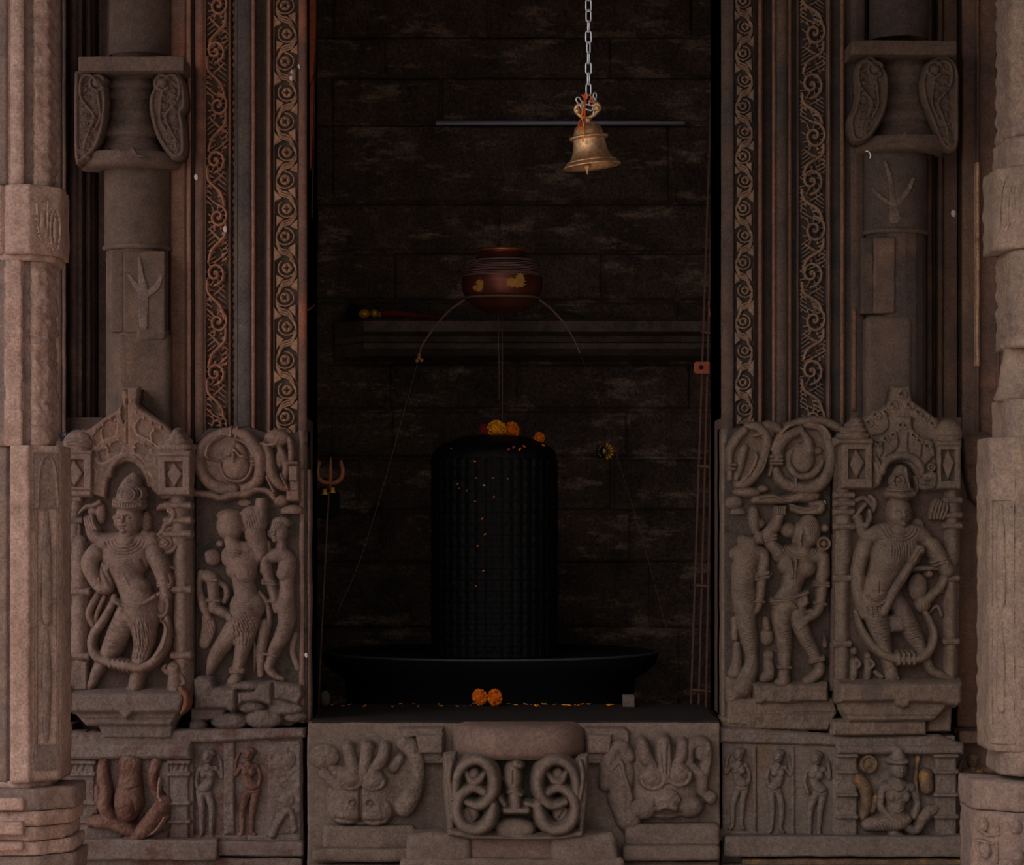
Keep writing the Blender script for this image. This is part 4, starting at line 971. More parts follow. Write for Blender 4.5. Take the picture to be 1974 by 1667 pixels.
for q in range(7): R.groove([(320,640+q*34),(400,660+q*34),(480,640+q*34)],5,6); R.groove([(580+q*10,640+q*34),(680+q*10,640+q*30)],5,6)
R.tube([(290,470,12,110),(380,540,12,124),(470,500,12,120)],1); R.tube([(300,560,12,110),(380,610,12,118),(440,600,12,112)],1)
for q in range(3): R.groove([(300+q*40,560),(310+q*40,650)],5,8)
R.ripple(380,560,110,130,5,22,8,curve=-.4); R.ripple(420,760,100,180,0,22,7); R.ripple(700,780,100,230,-20,22,7); R.ripple(440,260,130,80,5,24,6,curve=-.5); R.frame(fE); R.ripple(640,1560,180,120,90,26,7)
R.wear(.7,.1,55); dr = R.build('carved_deity', 'relief_r', pr, YL, cutz=-2.5)
R = Relief(1690, 895, 1770, 975, 1.0); R.frame(fE)
R.tube([(648,1040,104,60),(646,960,94,62),(652,880,86,60),(660,830,68,54)],3,.9); R.tube([(540,1040,26,120),(650,1058,28,164),(765,1040,26,120)],1); R.tube([(545,1000,10,120),(650,1012,10,160),(755,1000,10,120)],1)
R.tube([(690,800,10,120),(700,900,10,140),(730,990,10,120)],1); R.ring(620,920,50,60,8,140,0,360); R.ell(620,920,26,32,140,16)
R.tube([(790,880,20,40),(810,960,24,40),(800,1020,20,40)],1)
R.ripple(645,920,100,130,0,28,9,curve=-.6)
R.wear(.6,.12,56); R.build('tall_crown', 'relief_r', dr, YL, cutz=10)
R = Relief(1630, 1080, 1830, 1290, 1.05); R.frame(fF)
R.tube([(215,610,18,40),(250,720,24,46),(300,820,32,54),(380,920,36,64),(480,985,38,76),(600,1005,40,88),(720,1000,40,86),(800,960,40,74),(855,880,34,60),(870,780,30,50),(840,690,26,44),(790,600,22,50)],1)
for q in range(4): R.tube([(560+q*42,960,10,124),(562+q*42,1040,10,120)],.5)
R.wear(.6,.1,57); R.build('garland_loop', 'relief_r', dr, YL, cutz=2)
R = Relief(1685, 1050, 1790, 1195, 1.05); R.frame(fF)
R.tube([(740,70,36,80),(680,170,36,96),(600,300,38,110),(520,430,38,112),(430,610,40,100)],.8); R.ell(745,80,42,46,90,30); R.groove([(740,80),(670,180)],6,9)
R.groove([(620,300),(560,400)],5,6)
R.wear(.6,.1,58); R.build('slanting_staff', 'relief_r', dr, YL, cutz=4)
R = Relief(1640, 935, 1850, 1320, 1.1); R.frame(fF)
R.ell(735,400,84,120,24,44); R.tube([(680,240,20,60),(780,240,18,60),(900,240,16,50)],1); R.ell(830,290,30,26,60,26)
R.tube([(830,620,14,20),(900,560,16,20),(940,640,14,14)],1); R.tube([(860,460,14,24),(930,380,16,20),(950,440,14,14)],1)
R.frame(fE); R.ell(1010,1180,80,100,10,40); 
for q in range(5): R.tube([(940+q*30,1270,12,46),(950+q*36,1180,14,56),(1000+q*24,1090+q*8,10,40)],1)
R.tube([(380,1060,20,20),(420,1120,26,24),(400,1200,22,20)],2); R.tube([(240,1100,30,0),(330,1080,26,0),(390,1160,20,0)],2)
R.wear(.7,.1,59); R.split('held_emblem', 'relief_r', dr, YL, cutz=-1)
R = Relief(1610, 1245, 1720, 1320, 1.05); R.frame(fF)
for cx in (200, 315): R.ell(cx,985 if cx>250 else 940,28,32,30,30); R.tube([(cx,1030,34,20),(cx,1120,36,20),(cx-10,1190,30,16)],3); R.tube([(cx+20,1010,14,40),(cx+50,1050,13,44),(cx+10,1090,12,50)],2)
R.tube([(380,1120,26,10),(430,1160,24,10)],2); R.wear(.8,.12,60); R.split('kneeling_attendant', 'relief_r', pr, YL, cutz=-1.5)
R = Relief(1585, 1302, 1860, 1425, 1.3); R.frame(fF)
R.poly([(60,1200),(1085,1200),(1085,1360),(1040,1395),(900,1370),(650,1360),(640,1395),(590,1412),(530,1390),(515,1355),(60,1360)],150,7,0)
R.poly([(70,1350),(1000,1350),(930,1450),(860,1520),(150,1530),(90,1440)],100,6,0); R.groove([(110,1480),(900,1480)],8,10)
R.poly([(20,1530),(800,1530),(800,1640),(10,1650)],66,4,0); R.poly([(830,1400),(1030,1400),(1020,1620),(820,1620)],20,4,0)
R.wear(1.2,.06,61,1.5); R.build('pedestal', 'relief_r', pr, YL, cutz=-4, depth=.14)

# ---------- right river goddess panel
pq = empty('relief_panel', at(1510, 1400, YG), 'inner right carved panel by the doorway, goddess with raised arm and headless attendant', 'carved panel')
slab(pq, [(1396,860),(1404,826),(1450,822),(1500,815),(1560,806),(1596,818),(1602,850),(1600,1380),(1420,1395),(1396,1380)], YG, .13, 'ground_green', seed=9)
mould('side_frame', [(1388,-70),(1390,2),(1393,6),(1397,8),(1404,9),(1407,4),(1410,-4)], 826, 1395, 'relief_r', pq, False, 1.6, 62, -85)
R = Relief(1390, 800, 1630, 992, 1.05); R.frame(fG)
R.ell(830,440,310,350,0,46,k=0,pw=.3)
R.tube([(560,420,60,60),(570,330,60,60),(640,230,56,60),(790,150,40,56)],1)
R.tube([(680,100,26,40),(850,60,40,40),(1000,60,44,30),(1150,120,50,20),(1240,170,40,10)],2)
R.tube([(840,110,22,60),(980,130,40,56),(1060,240,50,50),(1090,380,60,46),(1080,540,60,46),(1000,680,64,50),(880,740,60,50),(720,720,60,50),(600,660,56,56),(540,560,46,60)],1)
R.tint = True; R.tube([(500,350,12,80),(560,230,12,86),(660,120,12,80),(720,100,10,80)],1); R.tint = False; R.tint = True; R.tube([(870,95,12,90),(1000,120,14,96),(1075,210,14,90),(1070,280,12,84)],1); R.tint = False
R.tube([(670,400,40,50),(665,480,36,56),(710,570,36,60),(790,620,34,60),(900,600,36,60),(970,530,34,60),(1005,460,24,56)],1)
R.ell(815,430,120,150,50,60); R.tube([(800,170,26,70),(860,260,50,70),(870,360,60,70)],3); R.tube([(690,370,30,60),(770,290,16,60)],2); R.ell(950,360,60,40,60,36)
for y in (420,460,490): R.tube([(495,y,11,100),(600,y,11,112)],.5)
R.tube([(740,640,12,96),(735,760,12,96)],.5); R.tube([(960,640,9,90),(930,760,9,90)],.5); R.tube([(500,520,10,90),(480,600,10,80)],.5)
R.ell(270,430,190,320,0,40,rot=.25,k=0,pw=.35)
R.tube([(90,640,26,30),(85,500,30,36),(90,360,40,40),(160,230,44,46),(230,160,40,46)],1); R.tube([(270,110,40,30),(380,130,50,40),(450,230,56,40),(440,360,50,44),(380,520,50,44),(280,660,50,40),(170,700,40,34)],1)
R.tube([(230,330,44,40),(200,430,50,40),(190,520,40,36),(150,640,30,30)],1); R.tint = True; R.tube([(340,400,12,80),(345,440,12,80),(290,570,12,84),(190,680,11,76)],1); R.tint = False
R.tint = True; R.tube([(320,210,11,90),(400,190,11,90)],.5); R.tint = False; R.tube([(470,350,9,80),(400,560,9,84),(260,690,9,76)],.5); R.tube([(80,500,12,76),(140,500,12,80)],.5); R.tube([(80,540,12,70),(130,540,12,76)],.5)
R.tube([(500,200,30,30),(450,110,50,20),(560,130,50,20),(600,180,20,30)],2); R.ell(540,140,70,50,10,40)
R.ell(270,775,130,50,30,50); R.ell(420,740,60,40,20,40)
R.tube([(380,830,12,84),(520,815,12,84),(640,860,14,80),(760,850,12,84)],.6); R.tube([(340,850,40,30),(500,850,40,36),(640,850,40,40),(760,830,44,44),(900,820,50,44),(960,810,30,40)],2)
R.tube([(700,940,30,20),(850,980,36,24),(980,960,44,24),(1000,890,40,20),(900,890,30,20)],2); R.tube([(690,900,12,50),(830,940,14,56),(960,930,12,50)],1)
R.ell(130,880,90,70,10,50); R.ell(170,990,80,80,0,40)
R.wear(.8,.09,63); R.build('lotus_leaf_canopy', 'relief_r', pq, YG, cutz=-2)
R = Relief(1425, 975, 1622, 1325, 1.05); R.frame(fG)
R.ell(880,1160,115,165,30,96,k=3); R.ell(790,1200,70,130,30,80,k=4); face(R,800,1230,74,110,112,-.2)
R.groove([(810,1000),(820,1150),(800,1290)],8,10); R.ell(670,1155,85,76,30,50,k=1)
R.ell(1035,1135,44,44,40,34); R.ring(1022,1290,58,58,14,60); R.ell(1022,1290,30,30,60,24)
R.tube([(590,990,40,50),(540,1110,56,50),(470,1200,64,50),(500,1290,62,44),(570,1370,70,36)],3)
for q in range(4): R.tube([(560+q*22,990,12,90),(550+q*24,950,11,90),(560+q*26,920,9,80)],.6)
for y in (1215,1245): R.tube([(440,y+20,12,100),(540,y-10,12,104)],.5)
R.tube([(820,1290,66,20),(820,1400,80,20)],5); R.tube([(580,1400,80,16),(720,1390,90,20),(980,1420,80,16)],6,.9)
R.tube([(1020,1430,66,26),(1030,1600,60,30)],4)
for q in range(3): R.arcg(780,1290,140+q*30,110+q*26,10,170,6,9)
R.frame(fH)
R.ell(790,65,100,96,40,76,k=4); R.ell(620,50,86,90,40,66,k=4); R.tube([(700,100,120,14),(670,220,100,18),(650,310,108,18),(620,390,130,18)],7,.85)
R.tube([(960,40,64,30),(945,180,58,34),(950,230,54,34),(940,330,50,36),(920,440,50,40),(880,500,46,44),(780,560,38,70)],3)
for q in range(4): R.tube([(800,540+q*14,12,92),(740,570+q*16,11,96),(715,610+q*14,9,90)],.6)
R.tube([(720,500,14,70),(780,490,14,70),(850,470,14,70)],1)
for y in (215,240): R.tube([(890,y-6,11,88),(1005,y,11,80)],.5)
R.tube([(880,400,10,86),(980,412,10,80)],.5)
R.tube([(590,440,110,16),(570,560,90,22),(590,720,76,26),(600,880,62,28),(595,1010,54,28),(590,1090,56,26),(590,1140,62,22),(540,1150,44,20)],5)
R.tube([(720,480,96,12),(740,600,86,24),(800,740,72,28),(870,870,60,28),(915,960,50,26),(930,1040,50,24),(860,1110,50,24),(800,1140,36,20)],5)
R.poly([(480,370),(640,350),(700,430),(690,462),(560,445),(480,410)],116,5,2); R.poly([(680,360),(800,290),(820,400),(770,450),(700,440)],100,5,2)
R.tube([(480,380,10,120),(620,380,10,136),(690,440,10,124)],.8); R.tube([(670,350,10,116),(810,300,10,100)],.8)
R.tube([(640,0,10,130),(660,110,10,120),(650,160,14,112)],.8); R.tube([(690,0,10,130),(680,160,10,116)],.8)
for q in range(6): R.groove([(540,520+q*70),(600,530+q*70),(660,520+q*70)],5,5)
for y in (930,950): R.tube([(850,y+10,9,86),(960,y-20,9,80)],.5)
R.tube([(545,1010,9,86),(650,1010,9,86)],.5)
R.frame(fH); R.ripple(600,740,90,260,0,24,7); R.ripple(820,760,90,200,-25,24,7); R.ripple(650,320,110,90,5,22,8,curve=-.4); R.frame(fG); R.ripple(890,1110,110,110,75,20,8)
R.wear(.6,.1,64); R.build('carved_goddess', 'relief_r', pq, YG, cutz=-2)
R = Relief(1392, 960, 1490, 1350, 1.05); R.frame(fG)
R.tube([(320,960,50,10),(330,1060,60,20),(340,1160,44,20)],5); R.ell(380,1090,60,50,20,40); R.rect(335,1170,425,1290,80,6,1); R.tube([(220,1260,60,20),(300,1290,70,20)],5)
R.tube([(150,1390,70,10),(260,1370,100,14),(390,1390,74,14)],6,.9); R.ell(255,1475,105,92,34,76,k=4); R.tube([(250,1450,140,4),(240,1640,110,10)],7,.8)
R.tube([(420,1400,60,30),(425,1500,56,34),(410,1590,50,34)],4); R.tube([(350,1590,10,80),(470,1570,10,76)],.5); R.tube([(350,1640,24,50),(440,1640,22,44),(500,1590,16,30)],1)
R.frame(fH)
R.tube([(220,60,120,10),(210,220,110,14),(220,360,118,14),(230,430,120,12)],7,.8)
R.tube([(385,60,52,34),(375,200,48,38),(370,300,44,38),(350,400,40,42)],3); R.tube([(350,420,36,50),(320,470,34,60),(250,510,26,56)],2)
for y in (130,160): R.tube([(325,y+20,10,84),(440,y-10,10,78)],.5)
R.tube([(310,385,9,84),(400,390,9,80)],.5)
for q in range(4): R.groove([(250+q*26,480),(240+q*26,520)],5,8)
R.tube([(230,440,110,10),(240,600,90,18),(265,760,80,20),(285,900,60,20),(280,1000,70,16),(250,1080,90,10),(200,1200,100,6)],5)
R.tube([(130,560,36,10),(130,730,34,10)],2); R.tube([(150,800,40,6),(150,960,50,6),(130,1060,70,6)],4)
R.tube([(420,560,36,10),(430,640,40,10)],3); R.ell(430,720,70,90,0,40); R.ell(450,900,60,60,0,36); R.tube([(440,960,50,6),(460,1060,70,8),(400,1110,50,8)],3)
for q in range(6): R.groove([(150,120+q*50),(230,140+q*50),(310,120+q*50)],5,5)
R.frame(fH); R.ripple(210,280,130,180,4,20,8,curve=-.3); R.ripple(250,720,110,260,10,26,7)
R.wear(.9,.1,65); R.build('headless_attendant', 'relief_r', pq, YG, cutz=-1.5)
R = Relief(1585, 1180, 1612, 1300, 1.05); R.frame(fH); R.tube([(900,620,30,10),(940,700,40,14),(980,800,30,10)],2); R.wear(.6,.1,66)
R.build('scarf_end', 'relief_r', pq, YG, cutz=-1)
R = Relief(1388, 1300, 1612, 1415, 1.2); R.frame(fH)
R.poly([(280,1150),(590,1170),(990,1150),(1000,1300),(640,1345),(400,1330),(370,1350),(320,1340)],96,6,0); R.rect(620,1165,990,1320,112,5)
R.poly([(40,1100),(270,1100),(280,1300),(200,1290),(90,1360),(50,1330)],60,8,0)
R.poly([(60,1300),(1050,1300),(1100,1440),(700,1440),(200,1560),(60,1540)],50,5,0); R.poly([(230,1440),(1080,1440),(1000,1600),(240,1590)],70,5,0); R.poly([(0,1480),(850,1440),(820,1640),(0,1590)],36,4,0)
R.wear(1.6,.07,67,1.5); R.build('broken_pedestal', 'relief_r', pq, YG, cutz=-3, depth=.1)
Relief.GAIN = 1.4
# ================================================================== PLINTH FRIEZES
def small_figure(R, x, y0, y1, lean=0, arm=1, z=0, s=1.0):
    """standing frieze figure, head top at y0, feet at y1 (frame units)"""
    H = y1-y0; u = H/7.2*s; 
    R.ell(x, y0+u*.55, u*.42, u*.55, z+u*.3, u*.5, k=1.5); R.ell(x+u*.12, y0+u*.3, u*.5, u*.36, z+u*.2, u*.4, k=1.5)
    fx = x-u*.03; fy = y0+u*.62
    R.tube([(fx, fy-u*.1, u*.05, z+u*.78), (fx, fy+u*.06, u*.08, z+u*.8)], .6)
    for s_ in (-1, 1): R.groove([(fx+s_*u*.12, fy-u*.06), (fx+s_*u*.26, fy-u*.06)], u*.05, u*.1)
    R.groove([(fx-u*.1, fy+u*.22), (fx+u*.1, fy+u*.22)], u*.04, u*.09)
    R.tube([(x, y0+u*1.0, u*.22, z+u*.15), (x, y0+u*1.35, u*.3, z+u*.15)], 2)
    sh = y0+u*1.55; hx = x+lean*u*.35
    R.tube([(x-u*.62, sh, u*.3, z), (x+u*.62, sh, u*.3, z)], 2.5)
    R.tube([(x, sh+u*.2, u*.6, z), (x-lean*u*.12, sh+u*1.0, u*.42, z+u*.05), (hx, sh+u*1.75, u*.62, z)], 3, .85)
    for s_ in (-1, 1): R.ell(x+s_*u*.3, sh+u*.45, u*.3, u*.32, z+u*.25, u*.3, k=1.5)
    R.tube([(hx-u*.3, sh+u*1.9, u*.38, z), (x-u*.5, sh+u*3.4, u*.3, z+u*.1), (x-u*.55, y1-u*.3, u*.2, z+u*.08), (x-u*.75, y1, u*.2, z+u*.05)], 2.5)
    R.tube([(hx+u*.3, sh+u*1.9, u*.38, z), (x+u*.35, sh+u*3.4, u*.3, z+u*.1), (x+u*.25, y1-u*.3, u*.2, z+u*.08), (x+u*.45, y1, u*.2, z+u*.05)], 2.5)
    a = arm
    R.tube([(x-a*u*.75, sh+u*.1, u*.2, z), (x-a*u*.95, sh+u*1.0, u*.18, z+u*.1), (x-a*u*.7, sh+u*1.9, u*.15, z+u*.3)], 1.5)
    R.tube([(x+a*u*.75, sh+u*.1, u*.2, z), (x+a*u*1.15, sh+u*.7, u*.18, z+u*.05), (x+a*u*1.05, sh-u*.5, u*.16, z+u*.05), (x+a*u*.8, y0+u*.5, u*.16, z)], 1.5)
    R.groove([(hx-u*.6, sh+u*1.75), (hx, sh+u*1.95), (hx+u*.6, sh+u*1.75)], u*.07, u*.12)
    R.groove([(x-u*.3, sh-u*.05), (x, sh+u*.2), (x+u*.3, sh-u*.05)], u*.05, u*.1)
def panelfig(x, y0, y1, fr, Y0, name, mat, parent, seed, **kw):
    R = Relief(*[0]*0, **{}) if False else None
    ox, oy, k = fr; w_ = (y1-y0)/k*.28
    cx = ox+x/k; R = Relief(cx-w_, oy+y0/k-6, cx+w_, oy+y1/k+6, 1.0); R.frame(fr)
    small_figure(R, x, y0, y1, **kw); R.wear(.7, .14, seed)
    return R.build(name, mat, parent, Y0, cutz=-1)

YP = -.10
# left plinth
pa = empty('plinth_frieze', at(355, 1667, YP), 'left plinth block with a seated cross legged figure between short pillars, red stained', 'carved plinth')
rockbox('core', 134, 372, 1425,1960, YP+.03, .14, 'plinth_l', pa, 4, 9, 1.2, 71)
rockbox('core', 366, 584, 1418,1960, YP+.045, .14, 'plinth_l', pa, 4, 9, 1.4, 72)
R = Relief(112, 1405, 600, 1475, 1.3); R.frame(fI)
R.poly([(120,130),(1930,70),(1925,160),(1060,205),(1050,335),(90,330),(85,240),(110,180)],26,6,0); R.poly([(90,200),(1065,190),(1075,320),(95,330)],56,9,0)
R.wear(1.4,.06,73,1); R.build('top_ledge','plinth_l',pa,YP+.03,cutz=-5,depth=.12)
R = Relief(120, 1455, 375, 1640, 1.15); R.frame(fI)
R.rect(130,335,330,900,20,4,0); R.rect(900,340,1045,930,20,4,0)
for x0,x1 in ((130,330),(895,1050)):
    for y in (350,440,660,800): R.tube([(x0,y,14,30),(x1,y,14,30)],1)
    for q in range(3): R.groove([(x0+40+q*45,360),(x0+25+q*45,410)],7,10)
R.poly([(770,345),(900,345),(900,640),(840,560),(800,440)],24,5); R.poly([(150,810),(330,780),(560,900),(530,950),(160,940)],24,6); R.poly([(560,940),(900,860),(880,960),(560,990)],26,6)
R.wear(1.2,.1,74,1); R.split('niche_frame','plinth_l',pa,YP+.03,cutz=-4)
R = Relief(160, 1455, 375, 1650, 1.05); R.frame(fI)
R.tube([(600,350,90,10),(600,430,84,24),(600,520,92,24),(590,640,110,30),(580,720,90,30)],5,.8); R.ell(595,640,105,115,50,70,k=4)
R.tube([(400,350,42,20),(395,450,48,30),(420,560,44,34),(410,680,52,34),(450,760,52,36)],3); R.tube([(800,350,44,20),(770,470,40,24),(800,570,38,30),(830,640,30,24)],3)
R.tube([(310,800,44,30),(430,800,52,50),(560,840,50,60),(640,880,44,50)],3); R.tube([(860,660,60,20),(800,750,70,40),(720,850,64,56),(640,920,48,46),(560,950,36,30)],3)
R.tube([(350,540,26,10),(355,640,30,14),(340,720,24,10)],2); R.tint = True; R.tube([(830,470,9,50),(820,600,9,60),(870,660,9,54)],1); R.tint = False; R.tint = True; R.tube([(870,760,9,80),(800,860,9,90),(680,920,9,80)],1); R.tint = False
R.groove([(520,520),(600,545),(690,520)],7,12); R.groove([(640,640),(650,720)],10,10)
R.wear(1.2,.12,75); R.build('seated_figure','plinth_fig',pa,YP+.03,cutz=-3)
R = Relief(362,1420,590,1620,1.2); R.frame(fI)
R.rect(1065,170,1085,920,24,3,0); R.rect(1310,190,1395,900,26,4,0); R.rect(1640,180,1900,900,16,5,0); R.poly([(1060,900),(1900,900),(1900,960),(1060,980)],20,5,0)
R.ell(1780,330,80,80,14,20); R.ell(1790,640,60,50,14,20); R.tube([(1680,900,30,14),(1760,760,26,14),(1820,720,26,14),(1850,860,26,14)],2)
R.wear(1.6,.1,76,1); R.build('worn_side_frame','plinth_l',pa,YP+.045,cutz=-3)
panelfig(1190,255,920,fI,YP+.045,'standing_figure','plinth_l',pa,77,lean=-1,arm=1)
panelfig(1500,240,900,fI,YP+.045,'eroded_standing_figure','plinth_fig',pa,78,lean=1,arm=-1)
rockbox('lower_ledge',140,420,1618,1658,YP-.03,.12,'plinth_l',pa,5,8,1.6,79); rockbox('lower_ledge',390,584,1622,1650,YP-.005,.12,'plinth_l',pa,5,8,1.6,80)
rockbox('bottom_course',150,584,1654,1960,YP-.0,.12,'plinth_l',pa,5,8,1.6,81)
# right plinth
pb = empty('plinth_frieze', at(1620, 1667, YP), 'right plinth block, three small standing figures and a seated one between two pillars', 'carved plinth')
rockbox('core',1392,1620,1414,1960,YP+.04,.14,'plinth_r',pb,4,9,1.2,82); rockbox('core',1612,1842,1418,1960,YP+.05,.14,'plinth_r',pb,4,9,1.0,83)
R = Relief(1382,1390,1880,1460,1.3); R.frame(fK)
R.poly([(20,70),(200,80),(900,130),(1430,120),(1560,170),(1590,200),(1570,245),(770,240),(760,190),(20,170)],24,6,0); R.poly([(770,185),(1580,180),(1580,240),(770,240)],46,6,0)
R.wear(1.4,.06,84,1); R.build('top_ledge','plinth_r',pb,YP+.04,cutz=-5,depth=.12)
R = Relief(1385,1440,1860,1620,1.15); R.frame(fK)
R.rect(760,240,900,780,34,4,0); R.rect(1400,240,1535,780,34,4,0)
for x0,x1 in ((775,895),(1400,1535)):
    for y in (250,352,500,640,770): R.tube([(x0,y,10,50),(x1,y,10,50)],1)
for x in (240,485,750): R.rect(x-10,180,x+22,760,20,4,0)
R.poly([(0,720),(760,770),(760,830),(0,820)],22,5)
R.wear(1.1,.1,85,.8); R.split('niche_frame','plinth_r',pb,YP+.045,cutz=-3)
panelfig(145,205,715,fK,YP+.04,'standing_figure','plinth_r',pb,86,lean=1,arm=-1)
panelfig(395,215,740,fK,YP+.04,'standing_figure','plinth_r',pb,87,lean=-1,arm=1)
panelfig(640,225,770,fK,YP+.04,'standing_figure','plinth_r',pb,88,lean=1,arm=1)
R = Relief(1640,1430,1850,1620,1.0); R.frame(fK)
R.ell(1160,262,52,50,34,40); R.tube([(1160,225,36,40),(1160,260,50,40)],2); R.tube([(1110,282,10,84),(1160,288,11,96),(1210,282,10,84)],.8); R.ell(1165,335,50,62,46,46,k=1.5); face(R,1172,335,42,56,90,.1); R.tube([(1160,395,28,28),(1160,435,32,26)],2)
R.tube([(1085,455,34,20),(1240,455,34,20)],2.5); R.tube([(1160,470,80,14),(1150,570,58,20),(1145,635,70,18)],3,.85); R.ell(1118,505,28,34,60,18); R.ell(1205,505,28,34,60,18); R.arcg(1160,430,50,46,15,165,5,10)
R.tube([(1252,465,26,14),(1285,560,24,20),(1262,640,20,40)],1.2); R.tube([(1068,462,26,14),(1050,570,24,20),(1110,640,20,60)],1.2); R.groove([(1090,600),(1150,615),(1210,600)],5,9)
R.tube([(970,690,44,14),(1060,682,50,34),(1160,672,50,50),(1215,655,28,60)],2); R.tube([(1370,600,36,14),(1320,650,38,30),(1270,725,30,34),(1215,700,28,40)],2); R.tube([(1130,738,36,30),(1170,765,30,24)],2); R.ripple(1060,690,110,50,70,18,7)
R.wear(.8,.12,89); R.build('seated_deity','plinth_r',pb,YP+.045,cutz=-2)
R = Relief(1640,1440,1850,1620,1.05); R.frame(fK)
R.ell(975,305,58,62,10,26); R.ring(975,305,46,50,10,30); R.ell(975,305,22,22,26,20)
R.tube([(900,400,50,6),(950,450,44,12),(960,560,36,14),(940,640,30,10)],3); R.tube([(1020,520,26,6),(1000,600,24,6)],2); R.tube([(1290,260,14,20),(1275,400,12,24),(1290,530,12,26)],1); R.tube([(1340,380,50,6),(1350,460,44,10)],3); R.tube([(1400,590,26,20),(1320,680,18,34),(1260,750,14,30)],1)
R.wear(1,.12,90); R.split('held_emblem','gilt',pb,YP+.045,cutz=-1)
rockbox('lower_ledge',1396,1880,1612,1652,YP-.03,.12,'plinth_r',pb,5,8,1.8,91); rockbox('lower_ledge',1430,1900,1655,1668,YP-.01,.12,'gilt',pb,3,8,1.6,92); rockbox('bottom_course',1392,1900,1668,1960,YP-.03,.12,'plinth_r',pb,5,8,1.6,93)
# recessed right corner block with a small standing figure in shadow
pc = empty('plinth_frieze', at(1880,1667,.08), 'dark recessed plinth block with a shadowed figure between right plinth and right pillar', 'carved plinth')
rockbox('core',1842,1960,1406,1960,.06,.3,'recess_r',pc,4,8,1.5,94)
R = Relief(1842,1440,1960,1620,1.3)
R.frame(fK); small_figure(R,1640,240,780,lean=-1,arm=-1); R.rect(1740,240,1810,800,20,4); R.tube([(1720,340,20,20),(1810,350,20,20)],1); R.wear(.8,.12,95); R.build('standing_figure','gilt',pc,.06,cutz=-1)
rockbox('top_ledge',1850,1960,1408,1432,.0,.2,'recess_r',pc,4,8,1.5,96)
pd = empty('plinth_frieze', at(118,1667,.08), 'dark recessed plinth stone between left pillar and left plinth block', 'carved plinth')
rockbox('core',60,138,1412,1960,.08,.3,'recess',pd,4,8,1.5,97); rockbox('top_ledge',60,140,1396,1425,.04,.3,'recess',pd,5,8,2,98)
# rough block behind right panel, and rounded block under the right recess mouldings
rb = rockbox('weathered_block',1846,1925,838,1402,.10,.15,'recess_r',None,5,10,2,99); tag(rb,'dark weathered wall block under the right recess mouldings behind the pillar','stone block')
R = Relief(1850,832,1930,990,1.5); R.poly([(1852,840),(1925,838),(1925,900),(1910,960),(1890,980),(1868,960),(1858,920)],16,6,0); R.ell(1892,890,36,60,0,24); R.groove([(1858,900),(1925,905)],3,4); R.wear(1.2,.08,8)
o = R.build('carved_boss','recess_r',None,.098,cutz=-4,depth=.0015); tag(o,'rounded carved stone boss in the dark right recess, level with the panel pavilions','stone boss')
rb = rockbox('weathered_block',60,132,850,1402,.10,.14,'recess',None,5,10,2,100); tag(rb,'dark weathered wall block in the gap left of the outer left panel','stone block')

# ================================================================== THRESHOLD
th = empty('threshold', at(990,1667,-.1), 'central stone threshold with two carved lion faces and a broad projecting console', 'threshold')
zt = ZS
rockbox('core', 592, 1388, 1393,1960, -.10, .60, 'sill', th, 4, 10, 1.0, 101)
R = Relief(586,1384,1396,1475,1.4); R.frame(fJ)
R.poly([(20,60),(440,60),(440,75),(20,80)],18,4,0); R.wear(1,.06,6); R.H[:] = -9
R.poly([(450,80),(660,78),(660,200),(640,230),(560,230),(545,190),(545,110),(450,140)],34,3,0); R.poly([(540,105),(660,105),(660,190),(550,190)],56,3,0); R.rect(555,205,665,240,30,2,0); R.rect(560,255,665,345,16,2,0); R.groove([(555,248),(665,248)],4,8)
R.poly([(1320,78),(1500,78),(1520,95),(1520,145),(1440,140),(1440,190),(1420,225),(1330,225)],34,3,0); R.poly([(1330,105),(1440,105),(1430,190),(1330,190)],56,3,0); R.rect(1320,205,1410,240,30,2,0); R.rect(1320,258,1400,345,16,2,0)
R.wear(.8,.07,102); R.split('stepped_frame','sill',th,-.10,cutz=-3)
